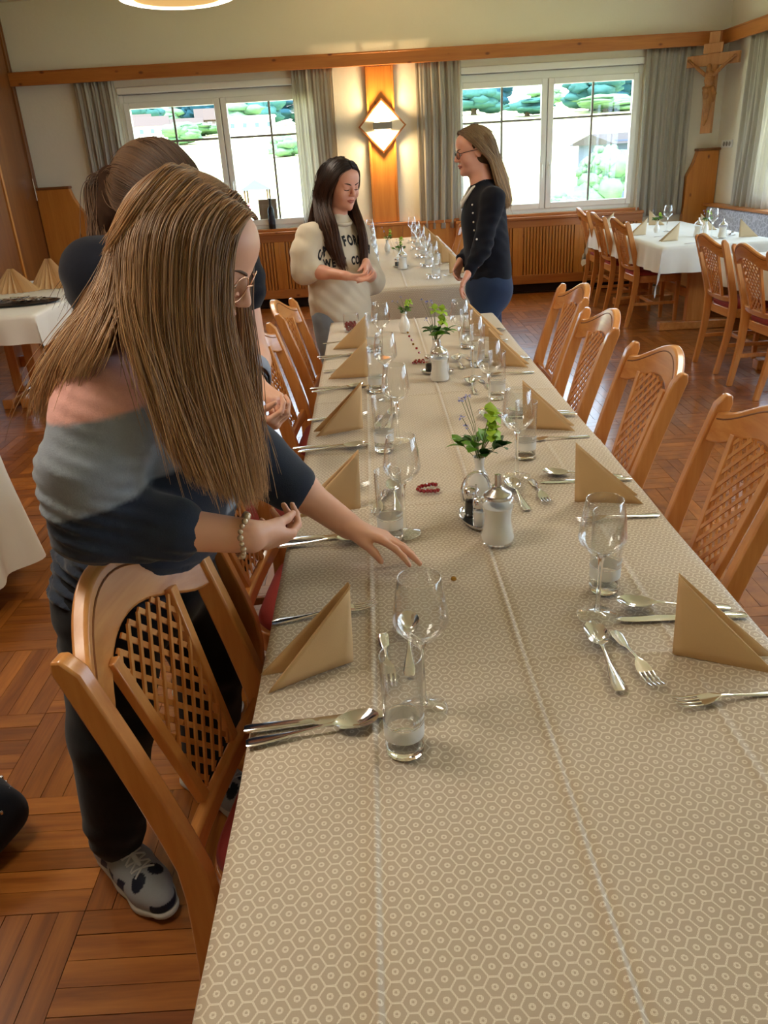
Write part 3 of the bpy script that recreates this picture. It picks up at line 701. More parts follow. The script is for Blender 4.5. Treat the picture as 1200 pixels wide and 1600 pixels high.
def cloth(lab, x0, x1, y0, y1, z, over, mat, step=.02, ridgex=(), ridgey=(), wav=.0012, seed=1, droop=.3, rz=0, fold=.012, group=None, bumps=()):
    W_, L_ = x1-x0, y1-y0; rn = random.Random(seed); ph = [rn.uniform(0, 6) for _ in range(12)]
    def axis(a0, a1, rid):
        s = set(np.round(np.arange(-over, 0, .03), 4)+a0) | set(np.round(np.arange(.012, over+.03, .03), 4)+a1)
        n = int((a1-a0)/step); s |= {a0+(a1-a0)*k/n for k in range(n+1)}
        for r in rid:
            for d in (-.014, -.009, -.006, -.003, 0, .003, .006, .009, .014): s.add(r[0]+d)
        return sorted(s)
    ax, ay = axis(x0, x1, ridgex), axis(y0, y1, ridgey)
    V, UV = [], []
    for yy in ay:
        for xx in ax:
            dx = max(x0-xx, 0, xx-x1); dy = max(y0-yy, 0, yy-y1); px = min(max(xx, x0), x1); py = min(max(yy, y0), y1)
            sx = -1 if xx < x0 else 1; sy = -1 if yy < y0 else 1
            zz = z
            if dx == 0 and dy == 0:
                zz += wav*(math.sin(7*xx+2.1*yy+ph[0])+.8*math.sin(3.3*xx-6.2*yy+ph[1])+.5*math.sin(17*yy+5*xx+ph[2])*math.sin(4*xx+ph[3]))
                e = min(xx-x0, x1-xx, yy-y0, y1-yy)
                if e < .012: zz -= .004*(1-e/.012)
                for r, h, w in ridgex:
                    q = (xx-r)/w
                    zz += h*math.exp(-q*q)*(.75+.25*math.sin(3*yy+r*9))
                    if abs(q) < 3: zz -= .35*h*math.exp(-((q-2)**2))
                for r, h, w in ridgey:
                    q = (yy-r-.012*math.sin(5*xx+r*7))/w; zz += h*math.exp(-q*q)*(.6+.4*math.sin(4*xx+r*5))
                for bx_, by_, bh, bw in bumps: zz += bh*math.exp(-((xx-bx_)**2+(yy-by_)**2)/bw**2)
            else:
                d = max(dx, dy)+droop*min(dx, dy)*2.2; zz -= .004+d
                f = fold*(d/max(over, .01)); w1 = math.sin(9*(yy if dx > dy else xx)+ph[4])*math.sin(23*(yy if dx > dy else xx)+ph[5])
                out = .006+.10*d*.35+f*w1
                if dx > 0: px += sx*(out if dy == 0 else out*.8+.10*min(dx, dy))
                if dy > 0: py += sy*(out if dx == 0 else out*.8+.10*min(dx, dy))
            V.append((px, py, zz)); UV.append((xx, yy))
    n = len(ax); mb = MB(); mb.v = V; mb.uv = UV
    mb.f = [(j*n+i, j*n+i+1, (j+1)*n+i+1, (j+1)*n+i) for j in range(len(ay)-1) for i in range(n-1)]
    cxm, cym = (x0+x1)/2, (y0+y1)/2
    mb.v = [(a-cxm, b-cym, c) for a, b, c in mb.v]
    o = mb.build('tablecloth', mat, smooth=180); o.location = (cxm, cym, 0); o.rotation_euler = (0, 0, rz)
    return tag(o, lab, 'tablecloth', group)
TZ = .75
trestle('dining_table', -.205, .616, .1, 4.06, 'long wooden table under the patterned beige cloth', TZ-.008, .5)
cloth('long beige damask tablecloth with white hexagon pattern and a crease down the middle', -.217, .628, .08, 4.08, TZ, .26, M['tan_cloth'], .0125,
      ridgex=((-.035, .0042, .0045), (.216, .0060, .0042), (.47, .0018, .006)), ridgey=((1.045, .0024, .006), (1.70, .0036, .010), (2.08, .0032, .008), (2.62, .0034, .008), (3.2, .0024, .01), (.78, .0014, .006)), wav=.0022, bumps=((.20, 1.735, .012, .03),))
trestle('dining_table', -.20, .72, 5.14, 8.55, 'second wooden table behind the long one, under a grey beige cloth', TZ-.008, .5)
cloth('grey beige tablecloth on the second table by the back windows', -.212, .732, 5.12, 8.57, TZ, .26, M['tan_cloth'], .03, ridgex=((.23, .004, .006),), ridgey=((5.9, .002, .01), (6.6, .002, .01), (7.3, .002, .01)), wav=.0012, seed=4)
trestle('corner_table', 2.35, 3.28, 6.42, 8.55, 'wooden trestle table in the right corner under a white cloth', TZ-.008, .4)
cloth('white tablecloth with a pointed hanging corner on the corner table', 2.338, 3.29, 6.40, 8.57, TZ, .2, M['white_cloth'], .04, ridgey=((7.1, .003, .01), (7.8, .003, .01)), ridgex=((2.8, .003, .01),), wav=.002, seed=8, droop=.42, fold=.02)
trestle('corner_table', 2.56, 3.45, 4.35, 5.78, 'wooden table at the right edge of the photo under a white cloth, behind two chairs', TZ-.008, .4)
cloth('white tablecloth on the near corner table at the right edge of the photo', 2.548, 3.46, 4.33, 5.80, TZ, .2, M['white_cloth'], .04, ridgey=((5.1, .003, .01),), wav=.002, seed=9, droop=.42, fold=.02)
trestle('side_table', -3.1, -2.13, 4.95, 6.63, 'wooden trestle table at the left under a white cloth', TZ-.008, .42, False)
cloth('white tablecloth on the left side table with the cutlery tray', -3.16, -2.09, 4.90, 6.70, TZ, .17, M['white_cloth'], .03, ridgey=((5.8, .003, .01),), ridgex=((-2.55, .003, .01),), wav=.0015, seed=11, droop=.42, rz=math.radians(0), fold=.015)
# tall covered table at the left edge
r = thing('round_table', 'round table hidden under a floor length white cloth at the left edge of the photo', 'table', (-1.86, 2.72, 0))
MB().lathe([(0, .70), (.36, .70), (.36, .73), (0, .73)], 32).build('table_top', M['beech_y'], r)
MB().tube([(0, 0, .04), (0, 0, .7)], .04, 12).build('column', M['beech'], r); MB().lathe([(0, 0), (.2, 0), (.2, .03), (.04, .06)], 24).build('base', M['darkwood'], r)
mb = MB()
def fn(u, v):
    a = 2*PI*u
    if v < .3: R = .38*v/.3; z = .748
    else:
        q = (v-.3)/.7; z = .748-.62*q; R = .385+q*(.05+.038*math.sin(11*a)+.02*math.sin(5*a+1))
    return (R*math.cos(a), R*math.sin(a), z)
mb.grid(145, 22, fn); o = mb.build('tablecloth', M['white_cloth'], smooth=180); o.location = (-1.86, 2.72, 0)
tag(o, 'floor length white cloth hanging in folds at the left edge of the photo', 'tablecloth')

# corner bench with patterned grey upholstery along the right wall
t = NT('grey_pattern').set(rough=.9, sheen=.2); v = t.coord(); vo = t.node('ShaderNodeTexVoronoi', feature='DISTANCE_TO_EDGE'); vo.inputs['Scale'].default_value = 22; t.link(v, vo.inputs[0])
wv = t.ramp(vo.outputs[0], [(.06, (1, 1, 1)), (.12, (0, 0, 0))]); t.color(t.mix(wv, lin('a4a3ad'), lin('c8c7d0'))); M['greypat'] = t.m
bn = thing('corner_bench', 'upholstered grey bench with a patterned backrest along the right wall', 'bench', (RX1-.02, 0, 0))
MB().bx(-.13, -.04, 5.2, 9.05, .48, .84).build('backrest', M['greypat'], bn, bevel=.02, seg=3)
MB().bx(-.15, -.0, 5.2, 9.1, .845, .87).build('back_cap', M['pine_y'], bn, bevel=.004)
MB().bx(-.56, -.13, 5.2, 9.05, .40, .47).build('seat_cushion', M['greypat'], bn, bevel=.02, seg=3)
MB().bx(-.52, -.04, 5.2, 9.05, 0.0, .40).build('bench_box', M['pine_y'], bn, bevel=.004)
# ------------------------------------------------------------------ tableware
def wine_glass():
    root = thing('wine_glass', 'stemmed wine glass', 'glass')
    MB().lathe([(0, .0), (.035, .0), (.0355, .0012), (.034, .0028), (.015, .006), (.007, .010), (0, .0105)], 32).build('foot', M['glass'], root, smooth=60)
    MB().lathe([(0, .008), (.006, .010), (.0042, .025), (.0037, .06), (.0037, .095), (.0052, .112), (.009, .121), (0, .122)], 20).build('stem', M['solid_glass'], root, smooth=60)
    MB().lathe([(.0, .120), (.010, .121), (.023, .131), (.0362, .146), (.0404, .155), (.0408, .162), (.0375, .19), (.0308, .226), (.0302, .2268), (.0295, .226), (.0362, .19), (.0395, .162), (.0390, .156), (.0348, .148), (.022, .134), (0, .125)], 36).build('bowl', M['glass'], root, smooth=60)
    MB().lathe([(.0302+.0008*math.cos(a), .2265+.0008*math.sin(a)) for a in np.linspace(0, 2*PI, 9)], 36).build('rim', M['glass'], root, smooth=180)
    return root
def water_glass():
    root = thing('water_glass', 'straight water glass with a frosted band', 'glass')
    MB().lathe([(.0283+.0009*math.cos(a), .1585+.0009*math.sin(a)) for a in np.linspace(0, 2*PI, 9)], 36).build('rim', M['glass'], root, smooth=180)
    MB().lathe([(.0277, .0145), (.029, .158), (.0285, .1592), (.0277, .158), (.0265, .0145)], 36).build('tumbler', M['glass'], root, smooth=60)
    MB().lathe([(0, 0), (.0255, 0), (.0272, .002), (.0277, .014), (.024, .0125), (0, .0115)], 36).build('thick_base', M['solid_glass'], root, smooth=60)
    MB().lathe([(.02825, .030), (.0286, .052)], 36).build('frosted_band', M['frost'], root)
    MB().lathe([(.02865, .0545), (.0287, .0562)], 36).build('printed_line', M['frost'], root)
    # a row of small printed marks above the band, on the side turned to the seat
    mb = MB()
    for k in range(7):
        a = -1.57+.5+k*.14; mb.box((.0288*math.cos(a), .0288*math.sin(a), .064), (.0007, .0026, .0045), Matrix.Rotation(a, 3, 'Z'))
    mb.build('printed_lettering', M['frost'], root, smooth=0)
    return root
def ribbon(st, m=9):
    """flat metal piece: stations (s, half width, z, sag, thickness); returns MB"""
    mb = MB(); V = []; n = len(st)
    for s, w, z, sag, t in st:
        for side in (1, -1):
            for k in range(m):
                u = 2*k/(m-1)-1 if side > 0 else 1-2*k/(m-1)
                V.append((s, w*u, z-sag*(1-u*u)+side*t/2*(1-.7*u**4)))
    q = 2*m
    F = [(i*q+k, i*q+(k+1) % q, (i+1)*q+(k+1) % q, (i+1)*q+k) for i in range(n-1) for k in range(q)]
    F += [tuple(range(q-1, -1, -1)), tuple((n-1)*q+k for k in range(q))]
    mb.add(V, F); return mb
def handle(L, w, z0, zt):  # from s=0 (end) to s=L (neck)
    return [(0, w*.72, z0+.0012, 0, .0022), (.004, w*.95, z0+.0012, -.0003, .0026), (.016, w, z0+.0014, -.0004, .0028), (.04, w*.82, z0+.0018, -.0004, .003), (L*.6, w*.42, z0+.004, 0, .0032), (L*.85, w*.30, z0+zt*.8, 0, .0036), (L, w*.34, z0+zt, 0, .0032)]
def spoon(L=.195, bw=.0205):
    hl = L-.068; st = handle(hl, .0095, .0, .009)
    for q in np.linspace(0, 1, 15)[1:]:
        w = bw*math.sqrt(max(0, 1-((q-.56)/(.56 if q < .56 else .45))**2))*(1 if q > .1 else .8); w = max(w, .0032 if q < .5 else .002)
        d = .0105*math.sin(PI*min(1, q*1.02))**.7
        st.append((hl+.068*q, w, .0095+.004*(q-.3), d*(w/bw), .0014))
    st = [(s-L/2, w, z+.003, sg, t) for s, w, z, sg, t in st]
    o = ribbon(st, 13).build('spoon', M['metal'], None, smooth=60); return tag(o, 'spoon', 'spoon')
def fork(L=.195):
    hl = L-.076; st = handle(hl, .0095, .0, .009)
    for q, w, z in ((.1, .006, .0095), (.22, .0105, .0085), (.36, .0125, .0065), (.46, .0125, .0055)): st.append((hl+.076*q, w, z, .0012, .0018))
    st = [(s-L/2, w, z, sg, t) for s, w, z, sg, t in st]
    mb = ribbon(st, 9); x0 = hl+.076*.45-L/2
    for k in range(4):
        y = -.0108+.0072*k; P = [(x0+.042*u, y*(1-.06*u), .0055-.002*math.sin(u*2.2)+.008*u*u) for u in np.linspace(0, 1, 7)]
        mb.tube(P, [.0021, .0020, .0019, .0018, .0016, .0014, .0009], 6, .6)
    o = mb.build('fork', M['metal'], None, smooth=60); return tag(o, 'fork', 'fork')
def knife(L=.225):
    st = [(0, .007, .004, 0, .004), (.005, .0092, .004, 0, .006), (.03, .0088, .004, 0, .007), (.08, .0072, .004, 0, .007), (.102, .006, .004, 0, .006), (.106, .0075, .0036, 0, .004), (.112, .0085, .003, 0, .0022), (.15, .0098, .003, 0, .0018), (.19, .0100, .003, 0, .0016), (.212, .0075, .003, 0, .0014), (.222, .003, .003, 0, .001), (.225, .0008, .003, 0, .0006)]
    o = ribbon([(s-L/2, w, z, sg, t) for s, w, z, sg, t in st], 9).build('knife', M['metal'], None, smooth=50); return tag(o, 'knife', 'knife')
def napkin(mat, h=.145, b=.15, gap=.022):
    """triangular napkin standing on its two legs, upright edge at x=0, point at x=-b"""
    root = thing('folded_napkin', 'napkin', 'napkin')
    for sg, name in ((1, 'front_leaf'), (-1, 'back_leaf')):
        for lay, e in ((0, 0.0), (1, .0035)):
            mb = MB(); N = 10
            def fn(u, v):
                x = -b*u*(1-v); z = h*v*(1-.0*u) ; zz = h*(v); 
                xx = -b*u*(1-v); y = sg*(gap*(u**1.2)*(1-v*.75)+.0012+e*(1-.5*v))+.004*sg*math.sin(PI*u)*math.sin(PI*v)
                return (xx+(.004*v)-e*.6, y, zz*(1-.03*lay))
            mb.grid(N, N, fn); mb.build(name, mat, root, smooth=180, solid=.0014)
    return root
P_wine, P_water = Proto(wine_glass()), Proto(water_glass())
P_spoon, P_fork, P_knife = Proto(spoon()), Proto(fork()), Proto(knife())
P_dsp, P_dfk = Proto(spoon(.178, .019)), Proto(fork(.165))
P_nap, P_napp = Proto(napkin(M['napkin'])), Proto(napkin(M['pale_napkin']))
ZT = TZ+.003
ORD = ['nearest', 'second', 'third', 'fourth', 'fifth']
def lab(what, k, side, table='long table'): return '%s, %s seat on the %s of the %s' % (what, ORD[k], side, table)
NAPL = [(-.066, 1.071, 20), (-.055, 1.69, 4), (-.05, 2.292, 12), (-.03, 2.915, -8), (-.03, 3.42, -10)]
NAPR = [(.456, 1.037, -18), (.450, 1.652, -4), (.432, 2.203, -12), (.447, 2.975, -16), (.440, 3.542, -22)]
WL = [(.043, .935), (.044, 1.536), (.054, 2.155), (.036, 2.592), (.033, 3.209)]
GL = [(.010, .850), (.012, 1.515), (.018-.006, 2.08), (.0, 2.70), (-.004, 3.36)]
WR = [(.366, 1.158), (.345, 1.83), (.36, 2.40), (.36, 2.80), (.352, 3.16)]
GR = [(.404, 1.25), (.390, 1.95), (.405, 2.53), (.40, 2.98), (.40, 3.32)]
YL = [1.05, 1.68, 2.28, 2.92, 3.43]; YR = [1.02, 1.65, 2.19, 2.93, 3.5]
R_ = math.radians
rn = random.Random(11)
for k in range(5):
    j = lambda s=.012: rn.uniform(-s, s)
    x, y, a = NAPL[k]; P_nap.put((x, y, ZT), R_(a), lab('tan paper napkin standing folded', k, 'left'), 'folded tan napkins')
    P_wine.put((*WL[k], ZT), 0, lab('stemmed wine glass', k, 'left'), 'wine glasses on the long table')
    P_water.put((*GL[k], ZT), 0, lab('water glass with frosted band', k, 'left'), 'water glasses on the long table')
    y0 = YL[k]
    kx = -.142 if k else -.125
    P_knife.put((kx+.012+(j() if k else 0), (.917 if k == 0 else y0-.145), ZT), R_(5 if k == 0 else 3+j(3)), lab('steel table knife', k, 'left'), 'knives on the long table')
    P_spoon.put((kx+.003, (.893 if k == 0 else y0-.172), ZT), R_(10 if k == 0 else 7+j(3)), lab('steel soup spoon beside the knife', k, 'left'), 'soup spoons on the long table')
    P_fork.put(((-.120 if k == 0 else -.125+j()), (1.217 if k == 0 else y0+.13), ZT), R_(11 if k == 0 else 7+j(4)), lab('steel table fork behind the napkin', k, 'left'), 'forks on the long table')
    P_dsp.put((WL[k][0]-.014, (1.10 if k == 0 else WL[k][1]+.20), ZT), R_(88+j(8)), lab('dessert spoon behind the glasses', k, 'left'), 'dessert spoons on the long table')
    P_dfk.put((WL[k][0]-.055+j(), (1.06 if k == 0 else WL[k][1]+.17), ZT), R_(-94+j(8)), lab('dessert fork behind the glasses', k, 'left'), 'dessert forks on the long table')
    x, y, a = NAPR[k]; P_nap.put((x, y, ZT), PI+R_(a), lab('tan paper napkin standing folded', k, 'right'), 'folded tan napkins')
    P_wine.put((*WR[k], ZT), 0, lab('stemmed wine glass', k, 'right'), 'wine glasses on the long table')
    P_water.put((*GR[k], ZT), 0, lab('water glass with frosted band', k, 'right'), 'water glasses on the long table')
    y0 = YR[k]
    P_knife.put((.505, y0+.115, ZT), PI-R_(3), lab('steel table knife behind the napkin', k, 'right'), 'knives on the long table')
    P_spoon.put((.505, y0+.150, ZT), PI-R_(9+j(3)), lab('steel soup spoon behind the napkin', k, 'right'), 'soup spoons on the long table')
    P_fork.put((.505+j(), y0-.105, ZT), PI-R_(-6+j(4)), lab('steel fork before the napkin', k, 'right'), 'forks on the long table')
    P_dsp.put(((.344, 1.032, ZT) if k == 0 else (WR[k][0]-.02, WR[k][1]-.13, ZT)), R_(92+j(5)), lab('dessert spoon lying before the wine glass', k, 'right'), 'dessert spoons on the long table')
    P_dfk.put(((.390, 1.025, ZT) if k == 0 else (WR[k][0]+.035, WR[k][1]-.115, ZT)), R_(-84+j(5)), lab('dessert fork lying before the wine glass', k, 'right'), 'dessert forks on the long table')

# sugar dispensers, cruets, vases, gems along the middle
def sugar():
    root = thing('sugar_dispenser', 'sugar', 'sugar dispenser'); root.scale = (1.12, 1.12, 1.08)
    pr = [(0, 0), (.031, 0), (.0335, .004), (.033, .012), (.0275, .035), (.026, .05), (.027, .062), (.032, .082), (.0325, .088), (.029, .096), (.026, .099)]
    mb = MB(); n = 48
    V = []
    for r, z in pr:
        for k in range(n):
            a = 2*PI*k/n; q = r*(1+.018*math.cos(16*a)) if .004 < z < .09 else r
            V.append((q*math.cos(a), q*math.sin(a), z))
    mb.add(V, [(i*n+k, i*n+(k+1) % n, (i+1)*n+(k+1) % n, (i+1)*n+k) for i in range(len(pr)-1) for k in range(n)]); mb.build('jar', M['glass'], root, smooth=60)
    MB().lathe([(0, .003), (.029, .003), (.0310, .010), (.0257, .035), (.0243, .05), (.0252, .062), (.0285, .076), (0, .079)], 32).build('sugar_fill', M['sugar'], root, smooth=60)
    MB().lathe([(.027, .094), (.0275, .100), (.024, .104), (.012, .112), (.0105, .118), (0, .118)], 32).build('lid', M['chrome'], root, smooth=50)
    MB().tube([(0, 0, .112), (0, 0, .125), (.002, 0, .140)], [.0075, .0065, .006], 14).build('spout', M['chrome'], root)
    return root
PS = Proto(sugar())
PS.put((.240, 1.475, ZT), R_(100), 'ribbed glass sugar dispenser with steel spout nearest the camera', 'sugar dispensers')
PS.put((.236, 2.80, ZT), R_(100), 'ribbed glass sugar dispenser with steel spout, farther down the long table', 'sugar dispensers')
PS.put((.25, 6.0, ZT), R_(100), 'ribbed glass sugar dispenser on the second table', 'sugar dispensers')
def cruet():
    root = thing('cruet_set', 'cruet', 'cruet set')
    mb = MB(); n = 40; V = []
    for s, z in ((0, .004), (.8, .004), (.95, .007), (1.02, .013), (1.0, .011), (.93, .004), (.8, .001), (0, .001)):
        for k in range(n): a = 2*PI*k/n; V.append((.034*s*math.cos(a), .062*s*math.sin(a), z))
    mb.add(V, [(i*n+k, i*n+(k+1) % n, (i+1)*n+(k+1) % n, (i+1)*n+k) for i in range(7) for k in range(n)]); mb.build('tray', M['metal'], root, smooth=60)
    MB().tube([(0, 0, .003), (0, 0, .09)]+[(.0, .0+.0, .09)]+[(.024*math.sin(a)*0, 0, .09) for a in ()], .0022, 8).build('rod', M['metal'], root)
    MB().tube([(-.033*math.cos(a), 0, .075+.045*math.sin(a)) for a in np.linspace(-.5, PI+.5, 25)], .0035, 8).build('arched_handle', M['metal'], root)
    for sy, fill, nm in ((-.03, M['sugar'], 'salt_shaker'), (.03, M['black'], 'pepper_shaker')):
        o = MB().lathe([(0, .005), (.0165, .005), (.0175, .01), (.0165, .052), (.014, .056)], 24, (0, sy, 0)).build(nm, M['glass'], root, smooth=60)
        MB().lathe([(0, .007), (.015, .007), (.0148, .040), (0, .042)], 20, (0, sy, 0)).build('filling', fill, o)
        MB().lathe([(.0165, .050), (.0175, .054), (.017, .066), (.014, .070), (0, .071)], 24, (0, sy, 0)).build('cap', M['metal'], o, smooth=50)
    return root
PC = Proto(cruet())
PC.put((.207, 1.575, ZT), R_(12), 'steel cruet tray with salt and pepper shakers beside the nearest sugar dispenser', 'cruet sets')
PC.put((.235, 2.90, ZT), R_(75), 'steel cruet tray behind the farther sugar dispenser of the long table', 'cruet sets')
PC.put((.24, 6.12, ZT), R_(80), 'steel cruet tray behind the sugar dispenser on the second table', 'cruet sets')
def leaf(mb, base, d, L, w, up=.3, roll=0):
    d = Vector(d).normalized(); s = d.cross(Vector((0, 0, 1))); s = s.normalized() if s.length > .01 else Vector((1, 0, 0)); n = s.cross(d)
    if roll: q = Matrix.Rotation(roll, 3, d); s = q @ s; n = q @ n
    V = []; F = []
    pr = [(0, .06), (.25, .75), (.5, 1), (.75, .75), (1, .05)]
    for t_, ww in pr:
        c = Vector(base)+d*L*t_+n*(up*L*(t_-t_*t_)); V += [c-s*w*ww+n*w*.25*ww, c, c+s*w*ww+n*w*.25*ww]
    for i in range(4): F += [(i*3, i*3+1, i*3+4, i*3+3), (i*3+1, i*3+2, i*3+5, i*3+4)]
    mb.add(V, F)
def vase(seed, lab_, loc, h=.105, big=True, scale=1.0, lean=(0, 0)):
    rn = random.Random(seed); root = thing('flower_vase', lab_, 'vase', loc, 0)
    MB().lathe([(0, 0), (.019, 0), (.0205, .004), (.0265, .026), (.0265, .038), (.020, .058), (.0125, .072), (.0105, .082), (.0125, .098), (.0145, h), (.0130, h-.001), (.0095, .082), (0, .07)], 32).build('vase', M['porcelain'], root, smooth=60)
    lf = [MB(), MB()]; st = MB(); gp = MB(); bl = MB()
    for k in range(9):
        a = rn.uniform(0, 2*PI); t_ = rn.uniform(.25, .8); d = (math.cos(a)*t_, math.sin(a)*t_, rn.uniform(.5, 1.1))
        b = Vector((math.cos(a)*.006, math.sin(a)*.006, h-.01)); L = rn.uniform(.025, .045)*scale
        tip = b+Vector(d).normalized()*L*.8; st.tube([b, tip], .0009, 5)
        for q in range(3):
            aa = a+rn.uniform(-1.3, 1.3); leaf(lf[k % 2], tip, (math.cos(aa), math.sin(aa), rn.uniform(-.1, .7)), rn.uniform(.024, .036)*scale, rn.uniform(.007, .011)*scale, .35, rn.uniform(-.6, .6))
    for k in range(4 if big else 3):   # green five petalled flowers
        a = rn.uniform(-1.2, 1.6); b = Vector((0, 0, h-.01)); hh = rn.uniform(.035, .085)*scale; c = b+Vector((math.cos(a)*.03+lean[0], math.sin(a)*.02+lean[1], hh))
        st.tube([b, (b+c)/2+Vector((0, 0, .006)), c], .0012, 6)
        ax = Vector((math.cos(a)*.6, -.6, .5)).normalized(); u = ax.orthogonal().normalized(); w = ax.cross(u)
        for q in range(5):
            t_ = 2*PI*q/5; leaf(gp, c, u*math.cos(t_)+w*math.sin(t_)+ax*.35, .019*scale, .0085*scale, .4)
        gp.blob(c+ax*.003, .0035*scale, 8, 5)
    for k in range(5 if big else 3):   # small blue flower heads on thin stems
        a = rn.uniform(1.8, 4.4); b = Vector((0, 0, h-.01)); c = b+Vector((math.cos(a)*rn.uniform(.02, .055), rn.uniform(-.02, .03), rn.uniform(.05, .11)*scale))
        st.tube([b, (b+c)/2+Vector((.004, 0, .01)), c], .0007, 5)
        for q in range(7):
            v_ = Vector((rn.uniform(-1, 1), rn.uniform(-1, 1), rn.uniform(-.6, 1))).normalized(); leaf(bl, c+v_*.002, v_, .0075, .0028, .2)
    lf[0].build('leaves', M['leaf'], root, smooth=180, kind='stuff'); lf[1].build('dark_leaves', M['leaf_dark'], root, smooth=180, kind='stuff')
    st.build('stems', M['stem'], root); gp.build('green_flowers', M['petal_green'], root, smooth=180, kind='stuff'); bl.build('blue_flowers', M['petal_blue'], root, smooth=180, kind='stuff')
    return root
vase(3, 'white vase of green and blue spring flowers nearest the camera on the long table', (.232, 1.70, ZT+.004), .105, True, 1.45)
vase(8, 'white vase of green hellebores halfway down the long table, behind the farther sugar dispenser', (.243, 3.05, ZT), .10, True, 1.5)
vase(14, 'white vase of green sprigs at the far end of the long table', (.15, 3.70, ZT), .09, False, .9)
vase(5, 'white vase of green sprigs on the second table, nearer one', (.24, 6.32, ZT), .10, False, 1.1)
vase(6, 'white vase of green sprigs on the second table, farther one', (.17, 7.25, ZT), .10, False, 1.1)
def gem(mat):
    mb = MB(); mb.lathe([(0, 0), (.0042, .0012), (.0062, .0045), (.0052, .0085), (.002, .0102), (0, .0102)], 8); return tag(mb.build('gem', mat, None, smooth=0), 'gem', 'gem')
GR_, GG = Proto(gem(M['gem_red'])), Proto(gem(M['gem_gold']))
rn = random.Random(5)
for k, (dx, dy) in enumerate([(-.022, 0), (-.018, .012), (-.010, .020), (-.001, .022), (.008, .026), (.017, .028), (.024, .024), (-.016, -.008), (-.008, -.014), (.001, -.014), (.010, -.015), (.019, -.017), (.026, -.012)]):
    GR_.put((.110+dx, 1.768+dy, ZT), rn.uniform(0, 3), 'red glass gem in the small loop of gems nearest the camera', 'red gems in the near loop')
for k in range(15):
    r_, c_ = divmod(k, 5)
    GR_.put((.155+.0135*c_+.006*r_+rn.uniform(-.002, .002), 3.07+.019*r_+rn.uniform(-.003, .003), ZT), rn.uniform(0, 3), 'red glass gem in the heap beside the farther sugar dispenser', 'red gems in the far heap')
for k in range(8):
    P = GG if k in (2, 5) else GR_
    P.put((.185-.004*k+rn.uniform(-.004, .004), 3.24+.085*k, ZT), rn.uniform(0, 3), ('gold' if k in (2, 5) else 'red')+' gem in the single row leading to the far end of the long table', 'gems in the single row')
GG.put((.128, 1.312, ZT), .3, 'single gold gem lying alone on the cloth before the outstretched hand')
# jar of beads at the far left corner
r = thing('bead_jar', 'glass jar half full of dark red beads on the long table', 'jar', (-.105, 3.80, ZT))
MB().lathe([(0, 0), (.036, 0), (.038, .004), (.038, .08), (.0365, .086), (.0355, .08), (.036, .006), (0, .003)], 28).build('jar', M['glass'], r, smooth=60)
mb = MB()
for k in range(90):
    a = rn.uniform(0, 2*PI); q = .03*math.sqrt(rn.random()); mb.blob((q*math.cos(a), q*math.sin(a), .009+rn.random()*.032), .0055, 6, 4)
mb.build('beads', M['gem_red'], r, kind='stuff')

# second table settings
for k in range(5):
    y = 5.50+.62*k
    for s, X in (('left', .02), ('right', .43)):
        P_wine.put((X+.01, y+.05, ZT), 0, lab('stemmed wine glass', k, s, 'second table'), 'wine glasses on the second table')
        P_water.put((X+.02, y-.06, ZT), 0, lab('water glass with frosted band', k, s, 'second table'), 'water glasses on the second table')
        P_nap.put(((-.06 if s == 'left' else .56), y+.12, ZT), 0 if s == 'left' else PI, lab('tan standing napkin', k, s, 'second table'), 'napkins on the second table')
        P_dsp.put((X-.03, y-.02, ZT), R_(80), lab('dessert spoon', k, s, 'second table'), 'spoons on the second table')
        P_fork.put(((-.1 if s == 'left' else .60), y-.03, ZT), R_(3 if s == 'left' else 178), lab('table fork', k, s, 'second table'), 'forks on the second table')
        P_knife.put(((-.1 if s == 'left' else .60), y+.27, ZT), R_(3 if s == 'left' else 178), lab('table knife', k, s, 'second table'), 'knives on the second table')
# corner table settings
for x, y, a, l in ((2.47, 8.2, 0, 'behind the leftmost chair'), (2.53, 7.38, 0, 'at the left edge by the nearest flower vase'), (2.60, 6.78, 0, 'at the near left corner'), (2.85, 8.25, 160, 'at the back left of the vase'), (3.05, 7.45, 180, 'by the bench, left one'), (3.10, 6.75, 180, 'by the bench, right one')):
    P_napp.put((x, y, ZT), R_(a), 'pale standing napkin on the corner table '+l, 'pale napkins on the corner table')
for k, (x, y) in enumerate(((2.78, 7.55), (2.93, 6.9))):
    P_wine.put((x, y, ZT), 0, 'wine glass on the corner table, '+('farther one by the flowers' if k == 0 else 'nearer one by the sugar'), 'glasses on the corner table')
for k, (x, y) in enumerate(((2.86, 7.02), (2.98, 6.80))):
    PS.put((x, y, ZT), R_(90), 'glass shaker on the corner table, '+('left' if k == 0 else 'right')+' one of the pair', 'shakers on the corner table')
vase(21, 'white vase of sprigs among the napkins on the corner table, left one', (2.67, 7.5, ZT), .10, False, 1.2)
vase(22, 'white vase of sprigs behind the shakers on the corner table', (3.0, 7.2, ZT), .10, False, 1.0)
P_napp.put((2.95, 5.35, ZT), R_(185), 'pale standing napkin on the near corner table at the right edge', 'pale napkins on the corner table')
for k, (x, y) in enumerate(((2.72, 7.25), (2.75, 6.62), (3.12, 6.95))):
    P_fork.put((x-.1, y-.1, ZT), R_(5), 'fork on the corner table beside the %s napkin' % ('left', 'near', 'bench side')[k], 'forks on the corner table')
    P_spoon.put((x+.02, y+.05, ZT), R_(60), 'spoon on the corner table beside the %s napkin' % ('left', 'near', 'bench side')[k], 'spoons on the corner table')

